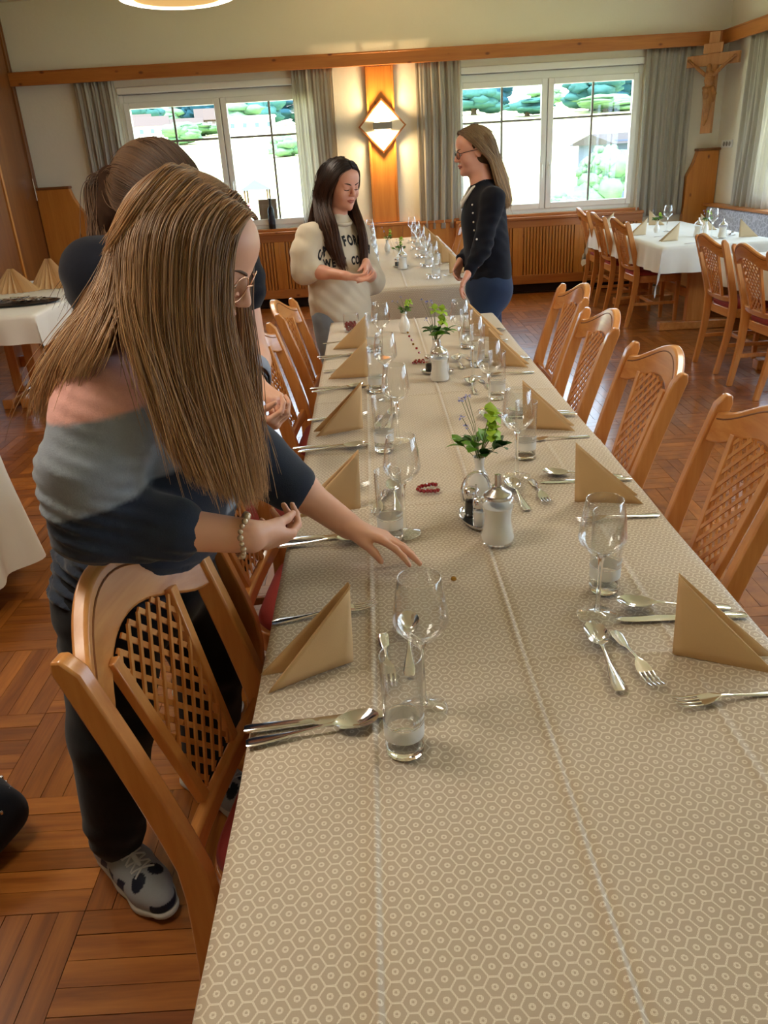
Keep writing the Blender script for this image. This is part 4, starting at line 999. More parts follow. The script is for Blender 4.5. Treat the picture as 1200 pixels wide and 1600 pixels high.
# left side table: tray of cutlery and pleated napkin fans
r = thing('serving_tray', 'dark oval tray on the white side table at the left', 'tray', (-2.45, 5.40, TZ+.003))
mb = MB(); n = 40; V = []
for s, z in ((0, .004), (.9, .004), (1.0, .012), (1.02, .012), (.92, .0), (0, .0)):
    for k in range(n): a = 2*PI*k/n; V.append((.34*s*math.cos(a), .17*s*math.sin(a), z))
mb.add(V, [(i*n+k, i*n+(k+1) % n, (i+1)*n+(k+1) % n, (i+1)*n+k) for i in range(5) for k in range(n)]); mb.build('oval_plate', M['black'], r, smooth=60)
rn = random.Random(31)
for k in range(26):
    a = rn.uniform(0, PI*2); q = math.sqrt(rn.random()); P = (P_dsp, P_dfk)[k % 2]
    P.put((-2.45+.21*q*math.cos(a), 5.40+.09*q*math.sin(a), TZ+.010+.0035*(k//4)), rn.choice((0, PI))+rn.uniform(-.5, .5), ('teaspoon', 'dessert fork')[k % 2]+' in the heap on the oval tray', 'cutlery heaped on the tray')
def fan(lab_, loc, w, h, rz, n=11):
    root = thing('napkin_fan', lab_, 'napkin', loc, rz, 'pleated napkin fans')
    mb = MB(); V = []; F = []; m = 2*n+1
    for i in range(m):
        t_ = i/(m-1); a = PI*(1-t_); rr_ = w*(1.0 if i % 2 == 0 else .66)
        V += [(math.cos(a)*rr_, -math.sin(a)*rr_*.62, .0), (math.cos(a)*.022*(.3 if i % 2 else 1), -math.sin(a)*.022*(.3 if i % 2 else 1), h)]
    F = [(2*i, 2*i+2, 2*i+3, 2*i+1) for i in range(m-1)]
    mb.add(V, F); mb.build('pleats', M['napkin'], root, smooth=0, solid=.0025)
fan('pleated tan napkin fan on the side table, leftmost, behind the tray', (-2.66, 6.02, TZ+.003), .18, .165, .15)
fan('pleated tan napkin fan on the side table, right front one', (-2.42, 6.15, TZ+.003), .18, .21, 0)
fan('pleated tan napkin fan on the side table, right one behind another', (-2.36, 6.45, TZ+.003), .17, .235, 0)
# bottle and box on the window sill
r = thing('wine_bottle', 'dark wine bottle on the sill of the left back window', 'bottle', (-1.065, RY1-.02, .859))
MB().lathe([(0, 0), (.036, 0), (.038, .004), (.038, .19), (.034, .21), (.016, .24), (.0135, .25), (.0135, .30), (.015, .302), (.015, .318), (0, .318)], 24).build('glass_body', M['black'], r, smooth=50)
MB().lathe([(.0384, .05), (.0384, .15)], 24).build('label', flat('dark_label', '23202a', .6), r)
MB().lathe([(.0142, .245), (.0142, .30), (.0156, .302), (.0156, .319), (0, .319)], 20).build('capsule', flat('capsule', '1b1416', .3), r)
r = thing('cardboard_box', 'grey brown cardboard box standing behind the bottle on the window sill', 'box', (-1.10, RY1+.035, .859))
MB().bx(-.10, .10, 0, .03, 0, .31).build('carton', flat('carton', '8f8070', .8), r, smooth=0, bevel=.002)
MB().bx(-.07, .07, -.002, .0, .05, .26).build('printed_panel', flat('carton_print', '9a8c7c', .7), r, smooth=0)
# bag at the left edge
r = thing('bag', 'dark blue black bag with a shiny zip lying on the floor at the left edge', 'bag', (-1.10, 1.40, 0), .4)
mb = MB(); rn = random.Random(2)
def fn(u, v):
    a = 2*PI*u; s = math.sin(PI*min(.999, max(.02, v))); R = 1+.06*math.sin(3*a+2)+.04*math.sin(7*a+5*v)
    return (.17*s**.55*R*math.cos(a), .12*s**.55*R*math.sin(a), .005+.20*(1-math.cos(PI*v))/2)
mb.grid(49, 24, fn); mb.build('fabric_body', fabric('dark_bag', '10131d', .2, 300), r, smooth=180)
mb = MB()
for k in range(18):
    a = -1.0+k*.115; mb.blob((.155*math.cos(a), .112*math.sin(a), .150+.01*math.sin(k)), (.006, .006, .008), 8, 6)
mb.build('zip_teeth', M['metal'], r, kind='stuff')
# ------------------------------------------------------------------ figures: smooth distance fields turned into one continuous surface
def at(x, y, Y):   # the point at depth Y seen at photo coordinates (x, y)
    u, v = x-600, y-800; a = u*_c-v*_s; b = u*_s+v*_c
    t_ = Y/(FPX*math.cos(PITCH)-b*math.sin(PITCH))
    return Vector((a*t_, Y, HC+(-FPX*math.sin(PITCH)-b*math.cos(PITCH))*t_))
class SDF:
    def __init__(s, k=.02): s.p = []; s.k = k
    def cone(s, a, b, ra, rb, k=None, flat=None, ratio=1.0, sub=False):
        s.p.append(('c', np.array(a, float), np.array(b, float), ra, rb, s.k if k is None else k, None if flat is None else np.array(flat, float)/np.linalg.norm(flat), ratio, sub)); return s
    def chain(s, pts, rs, k=None, flat=None, ratio=1.0):
        for i in range(len(pts)-1): s.cone(pts[i], pts[i+1], rs[i], rs[i+1], k, flat, ratio)
        return s
    def ell(s, c, r, R=None, k=None, sub=False):
        if not hasattr(r, '__len__'): r = (r, r, r)
        s.p.append(('e', np.array(c, float), np.array(r, float), np.eye(3) if R is None else np.array(R, float), None, s.k if k is None else k, None, 1, sub)); return s
    def box(s, q):
        if q[0] == 'c':
            r = max(q[3], q[4]); lo = np.minimum(q[1], q[2])-r; hi = np.maximum(q[1], q[2])+r
        else: r = q[2].max(); lo = q[1]-r; hi = q[1]+r
        return lo-q[5]-.012, hi+q[5]+.012
    def dist(s, q, X, Y, Z):
        if q[0] == 'c':
            a, b, ra, rb = q[1:5]; d = b-a; L2 = max(float(d @ d), 1e-12)
            px, py, pz = X-a[0], Y-a[1], Z-a[2]
            t = np.clip((px*d[0]+py*d[1]+pz*d[2])/L2, 0, 1)
            px, py, pz = px-t*d[0], py-t*d[1], pz-t*d[2]
            if q[6] is not None:
                n = q[6]; c = (px*n[0]+py*n[1]+pz*n[2])*(1/q[7]-1); px, py, pz = px+c*n[0], py+c*n[1], pz+c*n[2]
            return np.sqrt(px*px+py*py+pz*pz)-(ra+(rb-ra)*t)
        c, r, R = q[1:4]; px, py, pz = X-c[0], Y-c[1], Z-c[2]
        l = [(px*R[0, i]+py*R[1, i]+pz*R[2, i]) for i in range(3)]
        k0 = np.sqrt(sum((l[i]/r[i])**2 for i in range(3))); k1 = np.sqrt(sum((l[i]/r[i]**2)**2 for i in range(3)))+1e-9
        return k0*(k0-1)/k1
    def mesh(s, h, disp=None, cut=None):
        """surface nets over sparse blocks; cut(x,y,z) is intersected (kept where negative)"""
        bx = [s.box(q) for q in s.p]; lo = np.min([b[0] for b, q in zip(bx, s.p) if not q[8]], 0); hi = np.max([b[1] for b, q in zip(bx, s.p) if not q[8]], 0)
        o = lo-3*h; n = np.ceil((hi-o)/h).astype(int)+4; B = 32; nn = n+2
        vid, vpos, quads = [], [], []
        gid = lambda i, j, k: (i.astype(np.int64)*nn[1]+j)*nn[2]+k
        for I in range(0, n[0], B):
            for J in range(0, n[1], B):
                for K in range(0, n[2], B):
                    i0 = np.array((I, J, K))-1; m = B+2
                    a = o+i0*h; b = a+m*h
                    act = [q for q, (l, u) in zip(s.p, bx) if np.all(l < b) and np.all(u > a)]
                    if not any(not q[8] for q in act): continue
                    ax = [(a[d]+h*np.arange(m+1)).astype(np.float32) for d in range(3)]
                    X, Y, Z = ax[0][:, None, None], ax[1][None, :, None], ax[2][None, None, :]
                    f = np.full((m+1,)*3, 1.0, np.float32)
                    for q in act:
                        l, u = s.box(q)
                        sl = [slice(max(0, int((l[d]-a[d])/h)), min(m+1, int((u[d]-a[d])/h)+2)) for d in range(3)]
                        if any(e.start >= e.stop for e in sl): continue
                        d_ = s.dist(q, X[sl[0]], Y[:, sl[1]], Z[:, :, sl[2]]); g = f[sl[0], sl[1], sl[2]]; kk = q[5]
                        if q[8]:
                            if kk > 0: w = np.clip(.5-.5*(g+d_)/kk, 0, 1); f[sl[0], sl[1], sl[2]] = g+(-d_-g)*w+kk*w*(1-w)
                            else: f[sl[0], sl[1], sl[2]] = np.maximum(g, -d_)
                        elif kk > 0: w = np.clip(.5+.5*(d_-g)/kk, 0, 1); f[sl[0], sl[1], sl[2]] = d_+(g-d_)*w-kk*w*(1-w)
                        else: f[sl[0], sl[1], sl[2]] = np.minimum(g, d_)
                    if disp is not None: f += disp(X, Y, Z)
                    if cut is not None: f = np.maximum(f, cut(X, Y, Z))
                    sg = f < 0
                    if sg.all() or not sg.any(): continue
                    S = np.zeros((m, m, m, 3), np.float32); N = np.zeros((m, m, m), np.float32)
                    for d in range(3):
                        A = np.moveaxis(f, d, 0); f0, f1 = A[:-1], A[1:]; cr = (f0 < 0) != (f1 < 0)
                        t = np.where(cr, f0/np.where(cr, f0-f1, 1), 0)
                        for e1 in (0, 1):
                            for e2 in (0, 1):
                                c = cr[:, e1:m+e1, e2:m+e2]; tt = t[:, e1:m+e1, e2:m+e2]; oth = [q for q in range(3) if q != d]
                                cm_ = np.moveaxis(c, 0, d); tm = np.moveaxis(tt, 0, d)
                                S[..., d] += np.where(cm_, tm, 0)
                                S[..., oth[0]] += cm_*e1; S[..., oth[1]] += cm_*e2; N += cm_
                    ii, jj, kk_ = np.nonzero(N)
                    P = S[ii, jj, kk_]/N[ii, jj, kk_][:, None]
                    vid.append(gid(ii+i0[0]+1, jj+i0[1]+1, kk_+i0[2]+1)); vpos.append(a+(np.stack((ii, jj, kk_), 1)+P)*h)
                    for d in range(3):
                        A = np.moveaxis(sg, d, 0)[1:B+2]; cr = A[:-1] != A[1:]; cr = cr[:, 1:B+1, 1:B+1]
                        q0, q1, q2 = np.nonzero(cr); neg = A[:-1][:, 1:B+1, 1:B+1][q0, q1, q2]
                        c = np.empty((len(q0), 3), int); o1, o2 = [q for q in range(3) if q != d]
                        c[:, d] = q0+1; c[:, o1] = q1+1; c[:, o2] = q2+1; c += i0+1
                        def g4(e1, e2): w = c.copy(); w[:, o1] -= e1; w[:, o2] -= e2; return gid(w[:, 0], w[:, 1], w[:, 2])
                        Q = np.stack((g4(1, 1), g4(0, 1), g4(0, 0), g4(1, 0)), 1)
                        fl = neg if d != 1 else ~neg
                        Q[~fl] = Q[~fl][:, ::-1]; quads.append(Q)
        vid = np.concatenate(vid); vpos = np.concatenate(vpos); Q = np.concatenate(quads)
        u, first = np.unique(vid, return_index=True); V = vpos[first]
        ix = np.searchsorted(u, Q); ok = (ix < len(u)).all(1); ix = ix[ok]; Q = Q[ok]; ok = (u[ix] == Q).all(1)
        return V, ix[ok]
def smooth_mesh(V, F, it=2):
    e = np.concatenate((F[:, [0, 1]], F[:, [1, 2]], F[:, [2, 3]], F[:, [3, 0]])); e = np.concatenate((e, e[:, ::-1]))
    deg = np.bincount(e[:, 0], minlength=len(V))[:, None]
    for _ in range(it):
        acc = np.stack([np.bincount(e[:, 0], weights=V[e[:, 1], d], minlength=len(V)) for d in range(3)], 1)
        V = V+.55*(acc/np.maximum(deg, 1)-V)
    return V
def np_obj(name, V, F, mat, parent, origin=(0, 0, 0), col=None, label=None, solid=0):
    me = D.meshes.new(name); V = np.asarray(V)-np.array(origin)
    me.vertices.add(len(V)); me.vertices.foreach_set('co', V.astype(np.float32).ravel())
    me.loops.add(F.size); me.loops.foreach_set('vertex_index', F.ravel().astype(np.int32))
    me.polygons.add(len(F)); me.polygons.foreach_set('loop_start', np.arange(0, F.size, 4, dtype=np.int32)); me.polygons.foreach_set('loop_total', np.full(len(F), 4, dtype=np.int32))
    me.update(calc_edges=True); me.validate(); me.polygons.foreach_set('use_smooth', [True]*len(me.polygons))
    if col is not None:
        at_ = me.color_attributes.new('Col', 'FLOAT_COLOR', 'POINT'); at_.data.foreach_set('color', np.concatenate((col, np.ones((len(col), 1))), 1).astype(np.float32).ravel())
    me.materials.append(mat); o = D.objects.new(name, me); COL.objects.link(o)
    if parent: o.parent = parent
    if label: o['label'] = label
    if solid: q = o.modifiers.new('thickness', 'SOLIDIFY'); q.thickness = solid; q.offset = 0
    return o
def painted(name, rough=.9, bump=.3, scale=500, sheen=.15, vary=.1):
    t = NT(name).set(rough=rough, sheen=sheen, spec=.2); a = t.node('ShaderNodeVertexColor'); a.layer_name = 'Col'
    v = t.coord(); n = t.noise(v, scale, 2); n2 = t.noise(v, 120, 3, .7)
    t.color(t.mix(t.math('MULTIPLY', t.math('ADD', n, n2), .5), t.mix(1.0, a.outputs[0], (1-2*vary, 1-2*vary, 1-2*vary, 1), 'MULTIPLY'), t.mix(1.0, a.outputs[0], (1+vary, 1+vary, 1+vary, 1), 'MULTIPLY'))); t.bump(n, bump, .001); return t.m
def skin_mat(name, hexc):
    t = NT(name).set(rough=.45, spec=.35, sss=.12); t.b.inputs['Subsurface Radius'].default_value = (.012, .005, .003)
    n = t.noise(t.coord(), 22, 4); c = lin(hexc); t.color(t.mix(n, (c[0]*.93, c[1]*.82, c[2]*.80, 1), c)); t.bump(t.noise(t.coord(), 420, 2), .08, .0006); return t.m
def hair_mat(name, root, tip, strand=True):
    t = NT(name).set(rough=.45 if strand else .9, spec=.4 if strand else .05)
    hi = t.node('ShaderNodeHairInfo') if strand else None
    c = t.mix(hi.outputs['Intercept'], lin(root), lin(tip)) if strand else t.mix(t.noise(t.coord(), 60, 3), tuple(q*.4 for q in lin(root)[:3])+(1,), tuple(q*.45 for q in lin(tip)[:3])+(1,))
    if strand: c = t.mix(1.0, c, t.ramp(hi.outputs['Random'], [(0, (.55, .52, .5)), (.6, (1, 1, 1)), (1, (1.35, 1.3, 1.2))]), 'MULTIPLY')
    t.color(c); return t.m
def catmull(P, n):
    P = np.asarray(P, float); m = len(P); Q = np.concatenate((2*P[:1]-P[1:2], P, 2*P[-1:]-P[-2:-1])); t = np.linspace(0, m-1-1e-6, n); i = t.astype(int); f = (t-i)[:, None]
    a, b, c, d = Q[i], Q[i+1], Q[i+2], Q[i+3]
    return .5*(2*b+(c-a)*f+(2*a-5*b+4*c-d)*f*f+(3*b-a-3*c+d)*f**3)
def hair_strands(name, sheets, mat, parent, origin, seed=1, pts=26, radius=.0006, skull=None, fly=.03, label=None):
    """sheets: (guides, count, spread); strands run between neighbouring guides; skull=(centre, 3x3, radii) keeps them outside"""
    rg = np.random.RandomState(seed); allP = []
    for guides, cnt, spread, *mL in sheets:
        G = np.stack([catmull(g, pts) for g in guides]); n = len(G)
        s = rg.uniform(0, n-1-1e-6, cnt) if n > 1 else np.zeros(cnt); i = s.astype(int); f = (s-i)[:, None, None]; f = f
        Pm = G[i]*(1-f)+G[np.minimum(i+1, n-1)]*f
        t = np.linspace(0, 1, pts)[None, :, None]
        cl = rg.randint(0, 60, cnt); coff = rg.normal(0, 1, (60, 1, 3))
        off = (coff[cl]*.75+rg.normal(0, .55, (cnt, 1, 3)))*spread*(.25+.75*np.sqrt(t))
        wav = np.sin(t*rg.uniform(5, 13, (cnt, 1, 1))+rg.uniform(0, 6, (cnt, 1, 1)))*rg.normal(0, 1, (cnt, 1, 3))*spread*.28*t
        flyaway = (rg.rand(cnt, 1, 1) < fly)*rg.normal(0, 1, (cnt, 1, 3))*spread*2.6*t**1.5
        Pm = Pm+off+wav+flyaway
        L = rg.uniform(mL[0] if mL else .86, 1.0, cnt); L[rg.rand(cnt) < .1] *= .85
        idx = np.linspace(0, 1, pts)[None]*L[:, None]*(pts-1); j = np.minimum(idx.astype(int), pts-2); fr = (idx-j)[..., None]; r = np.arange(cnt)[:, None]
        allP.append(Pm[r, j]*(1-fr)+Pm[r, j+1]*fr)
    P = np.concatenate(allP)
    if skull is not None:
        c, R, rad = skull; l = (P-np.array(c)) @ np.array(R); q = np.sqrt(((l/rad)**2).sum(-1, keepdims=True)); l = np.where(q < 1, l/np.maximum(q, 1e-6)*(1+rg.uniform(0, .03, (len(P), 1, 1))), l); P = l @ np.array(R).T+np.array(c)
    P = P-np.array(origin)
    hc = D.hair_curves.new(name); hc.add_curves([pts]*len(P))
    hc.points.foreach_set('position', P.astype(np.float32).ravel())
    ra = hc.attributes.get('radius') or hc.attributes.new('radius', 'FLOAT', 'POINT')
    rr_ = np.tile(radius*np.array([1.0]*(pts-5)+[.9, .75, .6, .45, .3]), len(P)); ra.data.foreach_set('value', rr_.astype(np.float32))
    hc.materials.append(mat); o = D.objects.new(name, hc); COL.objects.link(o); o.parent = parent; o['kind'] = 'stuff'
    if label: o['label'] = label
    return o
def basis(f, up=(0, 0, 1), roll=0):
    f = Vector(f).normalized(); l = Vector(up).cross(f).normalized(); u = f.cross(l)
    if roll: q = Matrix.Rotation(roll, 3, f); l = q @ l; u = q @ u
    return np.array([[f.x, l.x, u.x], [f.y, l.y, u.y], [f.z, l.z, u.z]])   # columns: forward, left, up
def add_head(S, C, R, neck, s=1.0, nr=.050, jaw=1.0):
    C = np.array(C); T = lambda x, y, z: C+R @ np.array((x, y, z))*s
    E = lambda c, r, k=.02, sub=False, Q=None: S.ell(T(*c), tuple(q*s for q in r), R if Q is None else Q, k*s, sub)
    E((-.012, 0, .034), (.096, .075, .084)); E((.030, 0, -.030), (.060, .061*jaw, .086), .03); E((.046, 0, -.083), (.038, .040*jaw, .030), .025); E((.052, 0, .045), (.044, .060, .050), .03)
    S.ell(T(.080, 0, -.098), .0165*s, R, .02*s)
    for g in (1, -1):
        E((.062, .040*g, -.030), (.026, .024, .030), .02)           # cheeks
        E((.103, .031*g, .003), (.020, .017, .0125), .012, True)      # eye sockets
        E((.0795, .031*g, .0035), (.0135, .0165, .0125), .003)         # lids over the eyeball
        S.cone(T(.089, .014*g, .018), T(.078, .045*g, .018), .0075*s, .0065*s, .010*s)
        E((-.004, .072*g, -.004), (.020, .008, .031), .004); E((.004, .082*g, -.002), (.010, .006, .017), .004, True)
        E((.100, .0105*g, -.0315), (.010, .0068, .0075), .006)
        E((.106, .0055*g, -.040), (.004, .003, .004), .002, True)
    S.cone(T(.090, 0, .014), T(.112, 0, -.026), .0068*s, .0098*s, .010*s)
    S.chain([T(.080, -.024, -.0600), T(.095, -.010, -.0555), T(.097, 0, -.0565), T(.095, .010, -.0555), T(.080, .024, -.0600)], [.003*s, .0052*s, .0048*s, .0052*s, .003*s], .005*s)
    S.chain([T(.080, -.022, -.0625), T(.093, 0, -.0685), T(.080, .022, -.0625)], [.003*s, .0062*s, .003*s], .005*s)
    S.cone(T(-.020, 0, -.055), neck, nr*s, nr*1.12*s, .03*s)
    return T
def face_details(T, R, par, org, hairm, s=1.0, lip='b4645c', brow=True, eyes_open=.3, VF=None):
    from mathutils.bvhtree import BVHTree
    bv = BVHTree.FromPolygons([tuple(p) for p in VF[0]], VF[1].tolist()); fwd = Vector(R[:, 0])
    def on(x, y, z, o=.0):   # the point of the face in front of local (y, z)
        h = bv.ray_cast(Vector(T(x+.08, y, z)), -fwd, .16*s)
        return (h[0] if h[0] is not None else Vector(T(x, y, z)))+fwd*o-Vector(org)
    lm = M.setdefault('lip'+lip, NT('lips').set(col=lin(lip), rough=.4).m)
    rel = lambda p: Vector(p)-Vector(org)
    mb = MB(); mb.tube([on(.09, y, z, -.0008) for y, z in ((-.0225, -.0605), (-.009, -.0568), (0, -.0580), (.009, -.0568), (.0225, -.0605))], [.0012*s, .0034*s, .0034*s, .0034*s, .0012*s], 8)
    mb.tube([on(.09, y, z, -.0012) for y, z in ((-.0215, -.0622), (-.008, -.0668), (0, -.0675), (.008, -.0668), (.0215, -.0622))], [.0012*s, .0040*s, .0044*s, .0040*s, .0012*s], 8); mb.build('lips', lm, par, smooth=180)
    em = M.setdefault('eye_white', flat('eye_white', 'e8e2dc', .15)); im = M.setdefault('iris', flat('iris', '4a3a2c', .1))
    for g in (1, -1):
        if eyes_open:
            o = MB().blob(rel(T(.0815, .031*g, .0000)), .0120*s, 14, 10).build('eye', em, par, smooth=180); MB().blob(rel(T(.0905, .0315*g, -.003)), (.0035*s, .0048*s, .0048*s), 10, 8, Matrix(R.tolist())).build('iris', im, o, smooth=180)
        mb = MB(); z0 = -.0005 if eyes_open else -.004
        mb.tube([on(.0865, (.031+.0155*q)*g, z0-.004*(1-q*q)-.001, .0004) for q in np.linspace(-1, 1, 9)], [.0008*s]+[.0019*s]*7+[.0009*s], 6); mb.build('eyelashes', hairm, par, smooth=180)
        if brow:
            mb = MB(); mb.tube([on(.0945, (.012+.035*q)*g, .0185+.007*math.sin(2.0*q), .0002) for q in np.linspace(0, 1, 9)], [.0016*s]+[.0028*s]*5+[.0022*s, .0016*s, .0008*s], 6); mb.build('eyebrow', hairm, par, smooth=180)
def add_hand(S, w, d, n, side, curl=(.3, .3, .35, .4), spread=.06, thumb=(.55, .35), s=1.0, tin=0, wr=.026, curl0=None):
    """wrist point w, direction d to the fingers, n = palm normal, side = direction to the thumb"""
    w = np.array(w, float); d = np.array(d, float); d /= np.linalg.norm(d); n = np.array(n, float); n -= d*(n @ d); n /= np.linalg.norm(n)
    sd = np.cross(n, d); sd = sd if sd @ np.array(side, float) > 0 else -sd
    out = {}
    kn = [(.028, .088), (.009, .092), (-.010, .088), (-.027, .079)]; ln = [(.040, .025, .021), (.045, .028, .022), (.041, .026, .022), (.032, .020, .019)]
    rb = [(.0088, .0080, .0072, .0060), (.0090, .0082, .0073, .0062), (.0086, .0078, .0070, .0058), (.0076, .0068, .0062, .0052)]
    for f in range(4):
        y, x = kn[f]; K = w+(d*x+sd*y)*s-n*.003*s; base = w+(d*.012+sd*y*.50)*s
        S.cone(base, K, .0150*s, .0115*s, .012*s, n, .85)
        c0 = curl[f]; ang = (c0*.9 if curl0 is None else curl0[f]); P = K; fan = d+sd*spread*(1.5-f)*.9; fan /= np.linalg.norm(fan)
        for ph in range(3):
            v = fan*math.cos(ang)+n*math.sin(ang); Q = P+v*ln[f][ph]*s
            S.cone(P, Q, rb[f][ph]*s, rb[f][ph+1]*s, .0035*s); P = Q; ang += c0*(1.15 if ph == 0 else .8)
        out[f] = P
    a0 = w+(d*.020+sd*.016)*s+n*.006*s
    v1 = d*math.cos(thumb[0])+sd*math.sin(thumb[0])+n*tin; v1 /= np.linalg.norm(v1)
    a1 = a0+v1*.043*s; S.cone(a0, a1, .0165*s, .0120*s, .012*s)
    v2 = v1*math.cos(thumb[1])+(d*.75+n*.5-sd*.25)*math.sin(thumb[1]); v2 /= np.linalg.norm(v2)
    a2 = a1+v2*.031*s; S.cone(a1, a2, .0105*s, .0092*s, .004*s); a3 = a2+(v2*.9+n*.15)*.026*s; S.cone(a2, a3, .0092*s, .0070*s, .004*s)
    S.cone(w-d*.01*s, w+d*.03*s, wr*s, .024*s, .015*s, n, .72)
    out['thumb'] = a3; return out
def wrinkle(amp, seed, freq=60, axis=(0, 0, 1)):
    rg = np.random.RandomState(seed); W_ = [(rg.normal(0, 1, 3)*freq*.35+np.array(axis)*freq*rg.uniform(.5, 1.1), rg.uniform(0, 6)) for _ in range(4)]
    M_ = [(rg.normal(0, 1, 3)*9, rg.uniform(0, 6)) for _ in range(3)]
    def f(X, Y, Z):
        wob = .35*np.sin(17*X+3*Z+seed)+.35*np.sin(19*Y-11*Z+2*seed)
        w = sum(np.sin(v[0]*X+v[1]*Y+v[2]*Z+p+2*wob) for v, p in W_); m = sum(np.sin(v[0]*X+v[1]*Y+v[2]*Z+p) for v, p in M_)
        return amp*(.35*w*np.clip(.5+.5*m, 0, 1)+.35*m)
    return f
def glasses(T, R, par, org, mat, lens, s=1.0, rw=.0195, rh=.0175, thick=.0011, z0=-.002):
    rel = lambda p: Vector(p)-Vector(org); mb = MB(); fx = .106
    for g in (1, -1):
        P = [rel(T(fx-.010*abs(math.cos(a)*.5+.5 if g > 0 else .5-math.cos(a)*.5)-.0, .032*g+rw*math.cos(a), z0+rh*math.sin(a)*(1 if math.sin(a) > 0 else 1.1))) for a in np.linspace(0, 2*PI, 33)]
        mb.tube(P, thick, 8)
        ln = MB(); ln.add(P[:-1], [tuple(range(32))]); ln.build('lens', lens, par, smooth=0)
        mb.tube([rel(T(fx-.010, (.032+rw)*g, z0+.006)), rel(T(fx-.018, .066*g, z0+.008)), rel(T(.05, .076*g, z0+.010)), rel(T(-.01, .079*g, z0+.008)), rel(T(-.03, .078*g, z0-.012))], thick, 6)
    mb.tube([rel(T(fx-.0, -.0125, z0+.004)), rel(T(fx+.005, 0, z0+.007)), rel(T(fx-.0, .0125, z0+.004))], thick, 6)
    mb.build('glasses_frame', mat, par, smooth=60)
def hair_cap(S, C, R, s=1.0, g=.0, k=.01):
    C = np.array(C); T = lambda x, y, z: C+R @ np.array((x, y, z))*s
    S.ell(T(-.016, 0, .036), (.103*s+g, .083*s+g, .092*s+g), R, k); S.ell(T(-.035, 0, -.01), (.082*s+g, .080*s+g, .085*s+g), R, k)
def cap_cut(C, R, s=1.0, zf=.070, slope=1.25, fx=.03):
    """keep hair behind the hairline: cuts the face region away"""
    C = np.array(C)
    def f(X, Y, Z):
        px, py, pz = X-C[0], Y-C[1], Z-C[2]; l = [(px*R[0, i]+py*R[1, i]+pz*R[2, i])/s for i in range(3)]
        return np.minimum(l[0]-fx, (zf-l[2]+ (l[0]-.09)*.35))*s*.8
    return f
M['skin1'] = skin_mat('skin', 'e3b195'); M['skin2'] = skin_mat('skin_pink', 'dfa78f')
M['lens'] = glassy('spectacle_lens', (.98, .98, .98), (1, 1, 1), .05, .0, .15)
M['gold'] = NT('rose_gold').set(col=(.75, .45, .32, 1), metal=1.0, rough=.25).m
M['navy'] = fabric('navy_knit', '12141f', .2, 350); M['black_cloth'] = fabric('black_cloth', '0b0b0d', .2, 300, .95); M['denim'] = fabric('dark_denim', '2a3a58', .2, 500); M['light_denim'] = fabric('light_denim', '8f9aa6', .15, 500)
M['paint'] = painted('hoodie_fleece', .95, .35, 420)

def carved_figure():   # small carved figure on the cross, one piece of limewood
    S_ = SDF(.008); f = lambda x, z, y=-.045: (x, y, z)
    S_.ell(f(-.004, .610, -.070), (.027, .030, .037)); S_.cone(f(0, .59, -.06), f(0, .55, -.055), .015, .018)
    S_.chain([f(.0, .535), f(.002, .49, -.056), f(.0, .445, -.048), f(.002, .41)], [.050, .048, .037, .042], None, (0, 1, 0), .66)
    for g in (-1, 1):
        S_.chain([f(.048*g, .545), f(.130*g, .612, -.052), f(.225*g, .685, -.04)], [.020, .0165, .011]); S_.ell(f(.235*g, .694, -.04), (.020, .010, .015))
    S_.chain([f(.020, .40), f(.034, .255, -.085), f(.012, .125, -.050)], [.034, .025, .016]); S_.chain([f(-.020, .40), f(.006, .25, -.085), f(.000, .125, -.055)], [.034, .025, .016])
    S_.cone(f(.006, .125, -.055), f(.004, .085, -.078), .017, .013)
    S_.chain([f(-.046, .425), f(.0, .40, -.08), f(.046, .425)], [.020, .028, .020]); S_.chain([f(-.038, .39), f(.0, .355, -.085), f(.040, .38)], [.022, .028, .022]); S_.chain([f(.052, .42), f(.070, .37), f(.062, .30)], [.018, .018, .010])
    V, F = S_.mesh(.004, wrinkle(.0022, 4, 420)); np_obj('carved_figure', V, F, CARVE, cr)
carved_figure()
